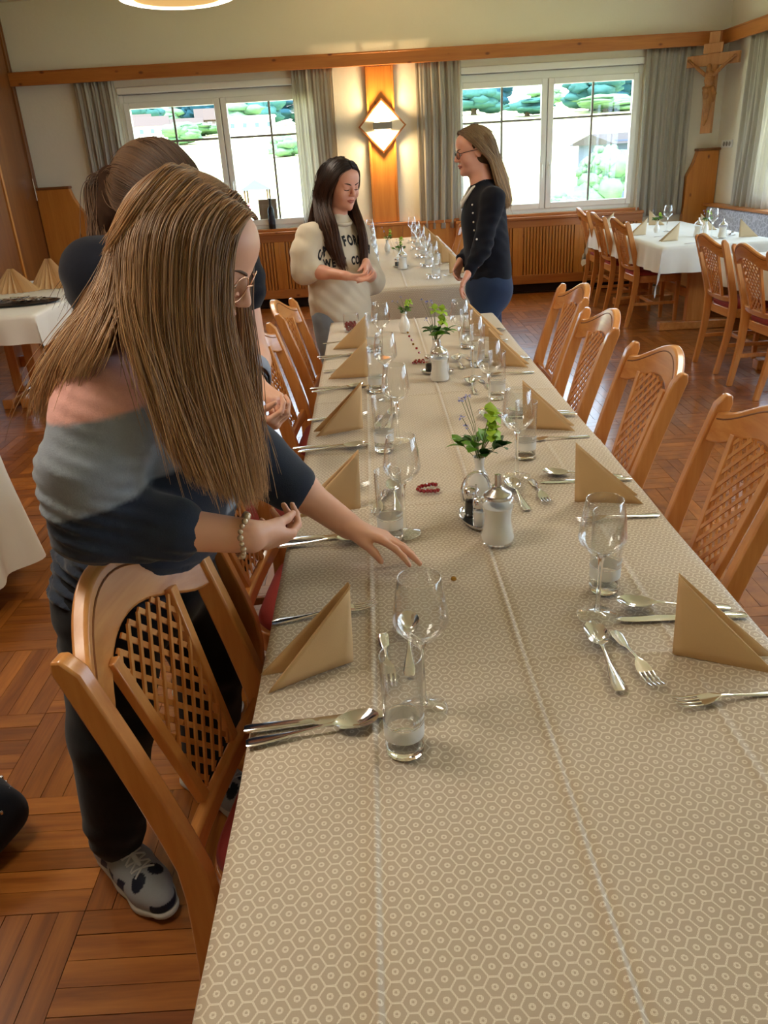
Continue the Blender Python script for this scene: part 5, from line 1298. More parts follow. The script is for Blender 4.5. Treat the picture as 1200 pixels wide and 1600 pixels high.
# ------------------------------------------------------------------ the woman in the pink, grey and navy hoodie
def woman_hoodie():
    R1 = basis((math.cos(R_(31))*math.cos(R_(10)), -math.cos(R_(31))*math.sin(R_(10)), -math.sin(R_(31))))
    HS = .90; C = np.array(at(363, 440, 1.185))-R1 @ np.array((.085, -.031, .003))*HS
    org = (-.58, 1.40, 0)
    root = thing('person', 'woman with long brown hair in a pink, grey and navy hoodie, leaning over the table', 'person', org)
    v = lambda x, y, Y: np.array(at(x, y, Y))
    neck = v(235, 515, 1.29)
    shR, shL = v(160, 650, 1.13), v(310, 640, 1.47)
    elR, wrR = v(146, 815, 1.10), v(392, 838, 1.115)
    elL, wrL = v(398, 716, 1.48), v(545, 822, 1.435)
    chest = (shR+shL)/2+np.array((.0, .01, -.10)); pel = np.array((-.515, 1.40, .80)); waist = (chest+pel)/2+np.array((.01, 0, 0))
    lat = (shL-shR)/np.linalg.norm(shL-shR); spine = (chest-pel)/np.linalg.norm(chest-pel); fb = np.cross(lat, spine); fb /= np.linalg.norm(fb)
    hipR, hipL = pel+np.array((-.03, -.085, -.05)), pel+np.array((.02, .085, -.05))
    knR, anR = np.array((-.60, 1.305, .45)), np.array((-.660, 1.325, .10)); knL, anL = np.array((-.43, 1.53, .46)), np.array((-.50, 1.58, .09))
    S = SDF(.025); T = add_head(S, C, R1, neck, HS, .052)
    def trunk(S, g=0.0, low=True):
        S.cone(pel, waist, .155+g, .138+g, .05, fb, .72); S.cone(waist, chest, .138+g, .150+g, .05, fb, .72); S.cone(shR+np.array((.01, .02, .0)), shL+np.array((.01, -.02, 0)), .062+g, .062+g, .05); S.cone((shR+shL)/2+np.array((-.02, 0, -.01)), neck, .085+g*.8, .055+g*.7, .05)
    trunk(S)
    S.chain([shR, elR, wrR], [.052, .043, .0275]); S.chain([shL, elL, wrL], [.052, .043, .0275])
    S.chain([elR+(wrR-elR)*.25, elR+(wrR-elR)*.45], [.043, .038]); S.chain([elL+(wrL-elL)*.25, elL+(wrL-elL)*.45], [.043, .038])
    S.chain([hipR, knR, anR], [.085, .056, .036]); S.chain([hipL, knL, anL], [.085, .056, .036])
    dR = wrR-elR; tipR = v(448, 834, 1.19)
    add_hand(S, wrR, tipR-wrR+np.array((0, .0, -.01)), (-.15, .80, .58), (.15, -.6, .8), (.62, .68, .74, .8), .0, (.22, .18), .88, .30)
    dL = v(634, 862, 1.385)-wrL
    add_hand(S, wrL, dL+np.array((0, 0, .012)), (-.15, -.25, -.95), (.0, -1, 0), (.20, .16, .20, .28), .10, (.42, .22), .92, .25)
    V, F = S.mesh(.0034); V = smooth_mesh(V, F, 1)
    np_obj('body', V, F, M['skin1'], root, org)
    HM = hair_mat('brown_hair', '7d5f44', 'c0986e'); HB = hair_mat('brown_hair_base', '5c3d24', '7c5634', False)
    M['browhair'] = M.get('browhair') or flat('brow', '5a3f2c', .7)
    face_details(T, R1, root, org, M['browhair'], HS, VF=(V, F))
    glasses(T, R1, root, org, M['gold'], M['lens'], rw=.024, rh=.022)
    # hoodie, one garment: colour bands pink / grey / navy
    G = SDF(.03); trunk(G, .020)
    cuffR = elR+(wrR-elR)*.50; cuffL = elL+(wrL-elL)*.38
    G.cone(pel+np.array((0, 0, -.03)), waist, .172, .158, .05, fb, .74)
    G.chain([shR, shR+(elR-shR)*.5+np.array((-.012, -.01, 0)), elR, cuffR], [.070, .070, .063, .050], .03); G.chain([shL, elL, cuffL], [.070, .060, .050], .03)
    G.cone(cuffR-dR*.10, cuffR, .050, .047, .008); G.cone(cuffL-(wrL-elL)*.10, cuffL, .050, .047, .008)
    G.chain([v(215, 560, 1.20), v(165, 555, 1.28), v(175, 560, 1.40)], [.030, .036, .030], .03)
    def wr_(X, Y, Z):
        ff = wrinkle(.021, 5, 150, (.6, .1, 1))(X, Y, Z); return ff*np.clip(1.9*(1.24-Z), .12, 1)
    S2 = G; V, F = G.mesh(.0062, wr_); V = smooth_mesh(V, F, 1)
    pink, grey, nav = np.array(lin('e0a79c')[:3]), np.array(lin('8b929c')[:3]), np.array(lin('2c3340')[:3])
    # band limits follow the garment: along the sleeve on the arms, height on the trunk
    def seg(P, a, b): d = b-a; t = np.clip(((P-a) @ d)/(d @ d), 0, 1); return t, np.linalg.norm(P-a-t[:, None]*d, axis=1)
    tR, rR = seg(V, shR, elR); tR2, rR2 = seg(V, elR, wrR); tL, rL = seg(V, shL, elL); tL2, rL2 = seg(V, elL, wrL)
    tt = np.full(len(V), 0.0); hz = 1.155-V[:, 2]; tt = np.where(hz < 0, .2, np.where(hz < .17, .5, .9))
    smooth_ = lambda x, e: np.clip((x-e)/.006+.5, 0, 1)[:, None]
    zz = V[:, 2]-.10*(V[:, 0]+.45); colr = pink+(grey-pink)*smooth_(-zz, -1.19); pa, pb = v(100, 805, 1.06), v(235, 778, 1.06); thr = pa[2]+(pb[2]-pa[2])*(V[:, 0]-pa[0])/(pb[0]-pa[0]); arm_ = np.clip((1.30-V[:, 1])/.10, 0, 1); colr = colr+(nav-colr)*smooth_(-(V[:, 2]), -(thr*arm_+(.945-.1*(V[:, 0]+.45))*(1-arm_)))
    armL = ((rL < .09) & (V[:, 1] > shL[1]-.03) & (tL > .05)) | (rL2 < .08) & (V[:, 1] > 1.36)
    ca = pink+(grey-pink)*smooth_(tL, .25); ca = ca+(nav-ca)*smooth_(tL, .52); ca[rL2 < rL] = nav; colr[armL] = ca[armL]
    np_obj('hoodie', V, F, M['paint'], root, org, colr, 'hoodie with a pink yoke, grey middle and navy lower part')
    # zip and drawstring
    fr = lambda q: pel+(chest-pel)*q+fb*(-1 if fb[0] < 0 else 1)*0
    sgn = 1 if fb[0] > 0 else -1
    zp = [Vector(v(312, 940, 1.40))-Vector(org), Vector(v(307, 880, 1.38))-Vector(org), Vector(v(300, 800, 1.36))-Vector(org)]
    MB().tube(zp, .006, 8).build('zip', M['white'], root)
    MB().tube([Vector(v(372, 690, 1.30))-Vector(org), Vector(v(385, 730, 1.30))-Vector(org), Vector(v(394, 765, 1.31))-Vector(org)], .003, 8).build('drawstring', M['white'], root)
    # trousers
    Q = SDF(.03); Q.cone(pel+np.array((0, 0, .04)), pel+np.array((-.0, 0, -.06)), .150, .165, .04, fb, .78)
    Q.chain([hipR, knR, anR+np.array((0, 0, .035))], [.108, .080, .066]); Q.chain([hipL, knL, anL+np.array((0, 0, -.02))], [.108, .080, .072])
    V, F = Q.mesh(.009, wrinkle(.008, 9, 110)); np_obj('trousers', V, F, M['black_cloth'], root, org)
    # trainers
    def trainer(ank, toe, nm):
        a = Vector((ank[0], ank[1], 0)); d = Vector((toe[0]-ank[0], toe[1]-ank[1], 0)).normalized(); s_ = Vector((-d.y, d.x, 0))
        X = lambda x, y, z: np.array(a+d*x+s_*y+Vector((0, 0, z)))
        U = SDF(.02); U.chain([X(-.05, 0, .055), X(-.02, 0, .062), X(.06, 0, .060), X(.12, .003, .042), X(.165, .004, .036)], [.036, .038, .042, .042, .032], .03); U.cone(X(-.035, 0, .06), X(-.03, 0, .115), .038, .040, .02); U.cone(X(-.03, 0, .14), X(-.028, 0, .105), .034, .034, .004, sub=True)
        V, F = U.mesh(.0035, None, lambda x, y, z: .018-z+0*x+0*y)
        L = (V-np.array(a)) @ np.array([[d.x, s_.x, 0], [d.y, s_.y, 0], [0, 0, 1]])
        gr, dk, na = np.array(lin('8f9498')[:3]), np.array(lin('1d2230')[:3]), np.array(lin('20283c')[:3])
        c = np.tile(gr, (len(V), 1)); ay = np.abs(L[:, 1])
        for x0, w_ in ((.002, .016), (.042, .017), (.082, .015)):
            m = (np.abs(L[:, 0]-x0-.25*(L[:, 2]-.05)) < w_*(1-.3*(L[:, 2]-.03)/.05)) & (L[:, 2] > .030) & (L[:, 2] < .074) & (ay > .017); c[m] = na
        c[(np.hypot((L[:, 0]-.128)/.9, ay-.022) < .017)] = dk; c[(L[:, 0] > .172) & (L[:, 2] < .048)] = dk; c[(L[:, 0] < -.055) & (L[:, 2] > .05) & (L[:, 2] < .085)] = np.array(lin('6a4a44')[:3])
        from mathutils.bvhtree import BVHTree
        ub = BVHTree.FromPolygons([tuple(p) for p in V], F.tolist())
        def top_(x, y, o=.001): h_ = ub.ray_cast(Vector(X(x, y, .3)), Vector((0, 0, -1))); return (h_[0] if h_[0] is not None else Vector(X(x, y, .08)))+Vector((0, 0, o))-Vector(org)
        up = np_obj(nm, V, F, M['paint_shoe'], root, org, c, 'grey trainer with navy mesh patches and dark toe cap')
        so = SDF(.02); so.chain([X(-.055, 0, .012), X(.05, 0, .012), X(.125, .003, .014), X(.172, .004, .020)], [.038, .040, .046, .034], .02, (0, 0, 1), .55)
        V, F = so.mesh(.005, None, lambda x, y, z: np.maximum(.0015-z, z-.026)+0*x+0*y); np_obj('sole', V, F, M['sole'], up, org)
        mb = MB(); o_ = Vector(org)
        for k in range(5):
            x0 = .028+.019*k; z0 = .1035-.0085*k
            for g in (1, -1): mb.tube([top_(x0+.016*q, (-.024+.048*q)*g) for q in np.linspace(0, 1, 7)], .0023, 6)
        mb.tube([top_(.018, 0), top_(.03, .015, .004), top_(.04, .026, .002)], .0022, 6); mb.tube([top_(.02+.085*q, 0, .0003) for q in np.linspace(0, 1, 9)], [.006]*8+[.003], 8, .5)
        mb.build('laces', M['lace'], up)
    M['paint_shoe'] = painted('trainer_upper', .6, .2, 300, 0, .05); M['sole'] = flat('trainer_sole', 'aaa59a', .7); M['lace'] = flat('lace', 'b9bcbd', .8)
    trainer((-.668, 1.335), (-.548, 1.215), 'shoe'); trainer((-.515, 1.585), (-.40, 1.50), 'shoe')
    # bracelet of beads
    w0 = wrR-dR/np.linalg.norm(dR)*.012; ax = dR/np.linalg.norm(dR); e1 = np.cross(ax, (0, 0, 1)); e1 /= np.linalg.norm(e1); e2 = np.cross(ax, e1); mb = MB(); rn = random.Random(4)
    for k in range(22):
        a = 2*PI*k/22; p = w0+(e1*math.cos(a)*.030+e2*math.sin(a)*.034)+ax*.004*math.sin(3*a); mb.blob(Vector(p)-Vector(org), rn.choice((.0045, .0055, .0062)), 8, 6)
    mb.build('bracelet', M['beads'], root, smooth=180, kind='stuff', label='beaded bracelet of small gold and clear beads')
    # hair
    P = lambda *q: [np.array(at(*w)) for w in q]
    near = [P((388, 330, 1.205), (362, 372, 1.15), (351, 440, 1.125), (354, 520, 1.12), (378, 620, 1.13), (396, 715, 1.15), (404, 785, 1.16)),
            P((370, 305, 1.21), (325, 365, 1.125), (312, 465, 1.10), (320, 575, 1.10), (348, 685, 1.11), (378, 790, 1.13)),
            P((330, 287, 1.22), (275, 355, 1.12), (264, 465, 1.09), (274, 575, 1.09), (302, 675, 1.10), (338, 772, 1.11)),
            P((292, 277, 1.23), (232, 352, 1.14), (224, 455, 1.10), (238, 555, 1.08), (268, 655, 1.085), (300, 745, 1.10)),
            P((265, 279, 1.24), (208, 345, 1.18), (196, 430, 1.13), (206, 505, 1.09), (232, 585, 1.07), (268, 690, 1.075))]
    back = [P((270, 278, 1.25), (205, 345, 1.21), (188, 420, 1.17), (178, 480, 1.13), (158, 530, 1.09), (135, 575, 1.07)),
            P((255, 283, 1.28), (198, 350, 1.25), (178, 420, 1.22), (152, 482, 1.18), (113, 540, 1.15), (82, 600, 1.14), (72, 655, 1.15)),
            P((250, 290, 1.32), (192, 360, 1.31), (168, 425, 1.28), (138, 485, 1.25), (98, 548, 1.22), (68, 602, 1.20), (58, 650, 1.2))]
    farg = [P((372, 318, 1.28), (388, 400, 1.34), (386, 480, 1.33), (392, 530, 1.31), (398, 600, 1.29), (402, 690, 1.27), (412, 775, 1.26)), P((350, 300, 1.29), (365, 400, 1.35), (372, 500, 1.33), (380, 600, 1.31), (388, 690, 1.30), (398, 790, 1.29))]
    TL = lambda x, y, z: C+R1 @ np.array((x, y, z))*HS
    top = []
    for g in (-1, 1): top.append([[TL(x, .004*g, .125-abs(x+.02)*.2), TL(x-.004, .045*g, .112), TL(x-.012, .080*g, .065), TL(x-.022, .092*g, .01), TL(x-.035, .095*g, -.045)] for x in ((.078, .045, .01, -.03, -.07) if g < 0 else (.025, .0, -.03, -.07))]+[[TL(-.075, .003*g, .11), TL(-.105, .03*g, .07), TL(-.112, .055*g, .02), TL(-.112, .06*g, -.05)], [TL(-.09, 0, .10), TL(-.115, .005*g, .05), TL(-.122, .01*g, .0), TL(-.12, .01*g, -.06)]])
    sk = (C+R1 @ np.array((-.012, 0, .034))*HS, R1, np.array((.102, .084, .091))*HS)
    hs = SDF(.02); hair_cap(hs, C, R1, HS, -.006)
    for g, dy in ((near[1], .03), (near[2], .03), (near[3], .03), (near[4], .03), (back[0], .03), (back[1], .02), (back[2], .0)):
        c = catmull(g, 16)+np.array((0, dy, 0)); hs.chain(list(c[6:14]), list(np.linspace(.016, .009, 8)), .02)
    V, F = hs.mesh(.006, None, cap_cut(C, R1, HS, .086, 1.2, .028)); np_obj('hair_base', V, F, HB, root, org)
    hair_strands('hair', [(near, 6400, .0085), (back, 2600, .0085), (farg, 600, .007), (top[0], 3000, .003, .35), (top[1], 1500, .002, .4)], HM, root, org, 3, 30, .00062, sk, .045, 'long straight brown hair falling over the shoulder')
    return root
M['beads'] = NT('bracelet_beads').set(col=lin('cdb79a'), rough=.12, metal=.45, coat=1.0).m
woman_hoodie()
# ------------------------------------------------------------------ the other three figures
def stand(S, j, g=0.0, parts=('torso', 'legs', 'arms'), r=None):
    """limb and trunk volumes shared by body and clothes; g = how much looser than the body"""
    pel, chest, neck = j['pel'], j['chest'], j['neck']; fb = j['fb']; w = j.get('w', 1.0)
    if 'torso' in parts:
        waist = (pel+chest)/2+np.array((0, 0, -.01))
        S.cone(pel, waist, .150*w+g, .128*w+g, .05, fb, .70); S.cone(waist, chest, .128*w+g, .142*w+g, .05, fb, .70)
        S.cone(j['shR'], j['shL'], .050*w+g, .050*w+g, .05); S.cone((j['shR']+j['shL'])/2+np.array((0, 0, -.01)), neck, .075*w+g*.8, .050*w+g*.5, .05)
    if 'arms' in parts:
        for q in 'RL': S.chain([j['sh'+q], j['el'+q], j['wr'+q]], [.047*w+g, .038*w+g, .025*w+g]); S.cone(j['el'+q]+(j['wr'+q]-j['el'+q])*.2, j['el'+q]+(j['wr'+q]-j['el'+q])*.45, .037*w+g, .034*w+g)
    if 'legs' in parts:
        for q in 'RL': S.chain([j['hip'+q], j['kn'+q], j['an'+q]], [.082*w+g, .054*w+g, .036*w+g])
def shoe(ank, d, par, org, mat, name='shoe'):
    a = Vector((ank[0], ank[1], 0)); d = Vector((d[0], d[1], 0)).normalized(); s_ = Vector((-d.y, d.x, 0)); X = lambda x, y, z: np.array(a+d*x+s_*y+Vector((0, 0, z)))
    U = SDF(.02); U.chain([X(-.05, 0, .045), X(.03, 0, .05), X(.14, 0, .034)], [.036, .040, .032], .03); U.cone(X(-.02, 0, .05), X(-.02, 0, .11), .038, .036)
    V, F = U.mesh(.008, None, lambda x, y, z: .004-z+0*x+0*y); o = np_obj(name, V, F, mat, par, org)
    so = SDF(.02); so.chain([X(-.05, 0, .012), X(.04, 0, .012), X(.145, 0, .014)], [.040, .042, .036], .02); V, F = so.mesh(.008, None, lambda x, y, z: np.maximum(.001-z, z-.022)+0*x+0*y); np_obj('sole', V, F, M['sole'], o, org)
v = lambda x, y, Y: np.array(at(x, y, Y))
def loc(C, R, s): return lambda x, y, z: np.array(C)+R @ np.array((x, y, z))*s

# girl in the cream sweatshirt with lettering
def girl_cream():
    Y = 4.36; org = (-.19, Y, 0)
    root = thing('person', 'girl with long dark hair in a cream sweatshirt with CALIFORNIA WEST COAST lettering', 'person', org)
    yaw = R_(-52); pit = R_(14); s = .97
    Rh = basis((math.cos(pit)*math.cos(yaw), math.cos(pit)*math.sin(yaw), -math.sin(pit)))
    C = v(534, 288, Y-.02); j = {'w': .95}
    j['neck'] = v(526, 345, Y); fw = np.array((math.cos(R_(-50)), math.sin(R_(-50)), 0)); lt = np.array((-fw[1], fw[0], 0)); j['fb'] = fw
    mid = v(521, 366, Y); j['shR'], j['shL'] = mid-lt*.150+np.array((0, 0, -.01)), mid+lt*.150+np.array((0, 0, -.01))
    j['chest'] = mid+np.array((0, 0, -.16)); j['pel'] = np.array((mid[0]+.01, Y, .80))
    j['elR'] = v(478, 422, Y-.16); j['wrR'] = v(541, 431, Y-.30); j['elL'] = mid+lt*.22+np.array((.02, 0, -.27)); j['wrL'] = v(572, 412, Y-.17)
    for q, sg in (('R', -1), ('L', 1)):
        j['hip'+q] = j['pel']+lt*sg*.085+np.array((0, 0, -.05)); j['kn'+q] = np.array((*(j['pel'][:2]+lt[:2]*sg*.09+fw[:2]*.03), .44)); j['an'+q] = np.array((*(j['pel'][:2]+lt[:2]*sg*.10), .09))
    S = SDF(.025); T = add_head(S, C, Rh, j['neck'], s, .046); stand(S, j)
    add_hand(S, j['wrR'], v(572, 437, Y-.29)-j['wrR'], (0, -.2, 1), (.3, -1, .3), (.4, .45, .5, .5), 0, (.35, .2), .86, .4)
    add_hand(S, j['wrL'], v(571, 436, Y-.27)-j['wrL'], (-.8, -.2, -.2), (-.2, -1, 0), (.35, .35, .4, .4), .02, (.3, .1), .86, .3)
    V, F = S.mesh(.0052); V = smooth_mesh(V, F, 1); np_obj('body', V, F, M['skin2'], root, org)
    M['darkbrow'] = flat('dark_brow', '2a1d16', .7); face_details(T, Rh, root, org, M['darkbrow'], s, 'a85a55', True, 0, (V, F))
    G = SDF(.03); stand(G, j, .035, ('torso',)); G.cone(j['pel']+np.array((0, 0, -.12)), j['chest'], .170, .172, .05, fw, .80)
    cu = lambda q, t: j['el'+q]+(j['wr'+q]-j['el'+q])*t
    G.chain([j['shR'], (j['shR']+j['elR'])/2-lt*.015, j['elR'], cu('R', .22)], [.070, .078, .072, .052], .03); G.chain([j['shL'], j['elL'], cu('L', .25)], [.070, .070, .050], .03)
    G.cone(cu('R', .16), cu('R', .24), .052, .048, .008); G.cone(j['pel']+np.array((0, 0, -.19)), j['pel']+np.array((0, 0, -.15)), .160, .168, .01, fw, .80)
    V, F = G.mesh(.0085, wrinkle(.008, 3, 80, (.3, .5, 1))); V = smooth_mesh(V, F, 1)
    sw = np_obj('sweatshirt', V, F, M['cream'], root, org)
    MB().tube([Vector(j['neck']+fw*.02+np.array((.062*math.cos(a), .062*math.sin(a), .0+.016*(-math.cos(a-math.atan2(fw[1], fw[0])))))-np.array(org)) for a in np.linspace(0, 2*PI, 25)], .010, 8).build('collar', M['cream'], root, smooth=180)
    # lettering printed on the chest, draped on the cloth
    tm = flat('print_black', '1a1a1e', .8)
    def letters(txt, size, cx_, cz, arc):
        n = len(txt); wd = .036 if arc else .029; xs = .66 if arc else .60
        for i, ch in enumerate(txt):
            if ch == ' ': continue
            u = (i-(n-1)/2)*wd; a = arc*u/.15; cd = D.curves.new('letter', 'FONT'); cd.body = ch; cd.size = size; cd.align_x = 'CENTER'; cd.extrude = .0; cd.offset = size*.05
            ob = D.objects.new('letter', cd); COL.objects.link(ob); dg = bpy.context.evaluated_depsgraph_get(); me = D.meshes.new_from_object(ob.evaluated_get(dg)); D.objects.remove(ob)
            bm = bmesh.new(); bm.from_mesh(me); bmesh.ops.subdivide_edges(bm, edges=bm.edges[:], cuts=1); 
            base = j['chest']+fw*.30
            for q in bm.verts:
                x, y = q.co.x, q.co.y; xr = u+x*xs+y*math.sin(a)*.5; zr = cz+y*math.cos(a)+x*-math.sin(a)-abs(a)*u/.15*arc*.0-(u*u)*arc*1.7
                q.co = Vector(base+lt*(xr+cx_)+np.array((0, 0, zr))-np.array(org))
            bm.to_mesh(me); bm.free(); me.materials.clear(); me.materials.append(tm)
            o = D.objects.new('letter', me); COL.objects.link(o); o.parent = sw
            from mathutils.bvhtree import BVHTree
            for q in me.vertices:
                h_ = BV.ray_cast(q.co, Vector(-fw))
                if h_[0] is not None: q.co = h_[0]+Vector(fw)*.0022
    from mathutils.bvhtree import BVHTree
    BV = BVHTree.FromPolygons([tuple(p-np.array(org)) for p in V], F.tolist())
    letters('CALIFORNIA', .066, .0, .110, 1.0); letters('WEST COAST', .056, .0, .012, .0)
    Q = SDF(.03); stand(Q, j, .022, ('legs',)); Q.cone(j['pel'], j['pel']+np.array((0, 0, -.05)), .15, .155, .04, fw, .75)
    V, F = Q.mesh(.011, wrinkle(.004, 5, 40)); np_obj('jeans', V, F, M['light_denim'], root, org)
    shoe(j['anR'], fw, root, org, M['white']); shoe(j['anL'], fw, root, org, M['white'])
    L = loc(C, Rh, s); HM = hair_mat('dark_hair', '2c1c14', '5a3a26'); HB = hair_mat('dark_hair_base', '2c1c14', '3c281c', False)
    dn = lambda p, x, y, z: p+np.array((x, y, z))
    sheets = []
    for g in (-1, 1):   # right and left fall over the shoulders, to the front
        tipsh = mid+lt*g*.084+fw*.118
        gs = []
        for k, (fx, oy, of, lo) in enumerate(((.055, .080, .0, 0), (.02, .090, -.02, .0), (-.03, .094, -.05, .0), (-.07, .085, -.09, .0))):
            gs.append([L(fx+.022, .006*g, .100+.022*min(k, 1)-.012*max(k-1, 0)), L(fx+.008, .050*g, .078+.02*min(k, 1)), L(fx-.02, oy*g, .01), L(fx-.045, (oy+.004)*g, -.09), tipsh+fw*(of+.012)+lt*g*.012*k+np.array((0, 0, .05)), tipsh+fw*(of*.9+.035)+lt*g*.01*k+np.array((0, 0, -.05)), tipsh+fw*(of*.8+.05)-lt*g*.02+np.array((0, 0, -.17))])
        sheets.append((gs, 1500, .009))
    sheets.append(([[L(-.03, y*.3, .128), L(-.10, y, .06), L(-.115, y*1.1, -.03), L(-.12, y*1.3, -.12), mid+lt*y*1.4-fw*.10, mid+lt*y*1.5-fw*.11+np.array((0, 0, -.12))] for y in (-.075, 0, .075)], 900, .010))
    hs = SDF(.02); hair_cap(hs, C, Rh, s, -.004)
    for gs, _, _ in sheets:
        for g in gs[1:]: c = catmull(g, 10); hs.chain(list(c[4:9]-np.array(fw)*.012), [.010, .010, .009, .008, .006], .015)
    V, F = hs.mesh(.009, None, cap_cut(C, Rh, s, .076, 1, .03)); np_obj('hair_base', V, F, HB, root, org)
    hair_strands('hair', sheets, HM, root, org, 7, 22, .0011, (L(-.012, 0, .034), Rh, np.array((.104, .085, .093))*s), .02)
M['cream'] = fabric('cream_fleece', 'd9cbb4', .06, 300, .95, .3)
girl_cream()

# woman in the dark cardigan
def woman_cardigan():
    Y = 4.62; org = (.66, Y, 0)
    root = thing('person', 'woman with long fair hair and dark glasses in a dark cardigan, walking between the tables', 'person', org)
    s = .98; Rh = basis((-1, -.12, -.16)); C = v(741, 236, Y); j = {'w': .98}
    fw = np.array((-1, -.1, 0)); fw /= np.linalg.norm(fw); lt = np.array((-fw[1], fw[0], 0)); j['fb'] = fw
    j['neck'] = v(752, 284, Y); mid = v(760, 302, Y); j['shR'], j['shL'] = mid-lt*.155+np.array((0, 0, -.03)), mid+lt*.155+np.array((0, 0, -.03))
    j['chest'] = v(756, 345, Y); j['pel'] = v(764, 432, Y)
    j['elL'] = v(752, 392, Y-.21); j['wrL'] = v(733, 425, Y-.24); j['elR'] = v(742, 385, Y+.20); j['wrR'] = v(720, 408, Y+.05)
    j['hipL'], j['hipR'] = j['pel']+lt*.085+np.array((0, 0, -.05)), j['pel']-lt*.085+np.array((0, 0, -.05))
    j['knL'] = np.array((.565, Y-.09, .47)); j['anL'] = np.array((.535, Y-.09, .09)); j['knR'] = np.array((.70, Y+.09, .47)); j['anR'] = np.array((.80, Y+.09, .12))
    S = SDF(.025); T = add_head(S, C, Rh, j['neck'], s, .048); stand(S, j)
    add_hand(S, j['wrL'], v(722, 447, Y-.27)-j['wrL'], (.8, -.1, .1), (-.6, -.6, 0), (.3, .35, .4, .4), .02, (.35, .1), .9, 0)
    add_hand(S, j['wrR'], v(711, 434, Y-.02)-j['wrR'], (.5, -.6, .0), (-.6, -.4, 0), (.35, .4, .45, .5), .02, (.35, .1), .9, 0)
    V, F = S.mesh(.0052); V = smooth_mesh(V, F, 1); np_obj('body', V, F, M['skin2'], root, org)
    M['fairbrow'] = flat('fair_brow', '6a4f38', .7); face_details(T, Rh, root, org, M['fairbrow'], s, 'a85a55', True, .3, (V, F))
    glasses(T, Rh, root, org, M['black'], M['lens'], s, .022, .017, .0018)
    G = SDF(.03); stand(G, j, .016, ('torso',)); G.cone(j['pel']+np.array((0, 0, .04)), j['chest'], .152, .150, .05, fw, .80)
    for q in 'RL': G.chain([j['sh'+q], j['el'+q], j['el'+q]+(j['wr'+q]-j['el'+q])*.93], [.060, .053, .036], .03)
    V, F = G.mesh(.0085, wrinkle(.007, 13, 120, (.2, .2, 1))); V = smooth_mesh(V, F, 1)
    ca = np_obj('cardigan', V, F, M['navy'], root, org)
    mb = MB()   # pearl buttons on the near front
    for x, y in ((738, 320), (740, 347), (741, 360), (745, 374), (739, 333)):
        from mathutils.bvhtree import BVHTree
        o_ = Vector(org); h_ = BVHTree.FromPolygons([tuple(p) for p in V], F.tolist()).ray_cast(Vector((0, 0, HC)), (at(x, y, 4)-Vector((0, 0, HC))).normalized())
        if h_[0] is not None: mb.blob(h_[0]-o_, .0055, 8, 6)
    mb.build('pearl_buttons', M['porcelain'], ca, kind='stuff')
    MB().tube([Vector(p)-Vector(org) for p in (j['neck']+lt*.055+np.array((.01, 0, .01)), j['neck']+fw*.06+lt*.035+np.array((0, 0, -.03)), j['chest']+fw*.125+lt*.02+np.array((0, 0, .10)), j['chest']+fw*.125+np.array((0, 0, .08)), j['chest']+fw*.125-lt*.02+np.array((0, 0, .10)), j['neck']+fw*.06-lt*.035+np.array((0, 0, -.03)), j['neck']-lt*.055+np.array((.01, 0, .01)))], .008, 8).build('white_collar', M['white_cloth'], root, smooth=180)
    Q = SDF(.03); Q.cone(j['pel']+np.array((0, 0, .06)), j['pel']+np.array((0, 0, -.06)), .140, .158, .04, fw, .86)
    for q in 'RL': Q.chain([j['hip'+q], j['kn'+q], j['an'+q]], [.100, .078, .068])
    V, F = Q.mesh(.010, wrinkle(.005, 15, 40)); np_obj('jeans', V, F, M['denim'], root, org)
    shoe(j['anL'], fw, root, org, M['white']); shoe(j['anR'], fw, root, org, M['white'])
    L = loc(C, Rh, s); HM = hair_mat('fair_hair', '6e563e', 'c2a680'); HB = hair_mat('fair_hair_base', '5a4632', '7d664a', False)
    tp = v(788, 312, Y); sheets = []
    for g in (-1, 1):
        sheets.append(([[L(.075, .012*g, .108), L(.03, .070*g, .06), L(-.015, .086*g, .0), L(-.06, .080*g, -.06), v(772, 285, Y)+lt*g*.07, tp+lt*g*.05+np.array((-.02, 0, .02)), tp+lt*g*.03+np.array((.005, 0, -.04))],
            [L(.04, .006*g, .122), L(.0, .075*g, .06), L(-.04, .088*g, .0), L(-.08, .075*g, -.06), v(778, 283, Y)+lt*g*.06, tp+lt*g*.045, tp+lt*g*.02+np.array((.012, 0, -.045))],
            [L(.0, .004*g, .130), L(-.06, .065*g, .07), L(-.09, .068*g, .0), L(-.105, .055*g, -.06), v(785, 282, Y)+lt*g*.045, tp+lt*g*.03+np.array((.015, 0, 0)), tp+lt*g*.01+np.array((.015, 0, -.03))],
            [L(-.03, .0, .128), L(-.10, .02*g, .07), L(-.115, .02*g, .0), L(-.125, .02*g, -.06), v(790, 282, Y)+lt*g*.01, tp+np.array((.025, 0, 0)), tp+np.array((.02, 0, -.025))]], 1600, .008))
    hs = SDF(.02); hair_cap(hs, C, Rh, s, -.004)
    for gs, _, _ in sheets:
        for g in gs[1:]: c = catmull(g, 10); hs.chain(list(c[4:9]+np.array(fw)*.01), [.012, .012, .011, .010, .008], .015)
    V, F = hs.mesh(.009, None, cap_cut(C, Rh, s, .076, 1, .03)); np_obj('hair_base', V, F, HB, root, org)
    hair_strands('hair', sheets, HM, root, org, 17, 22, .0011, (L(-.012, 0, .034), Rh, np.array((.104, .085, .093))*s), .02)
woman_cardigan()

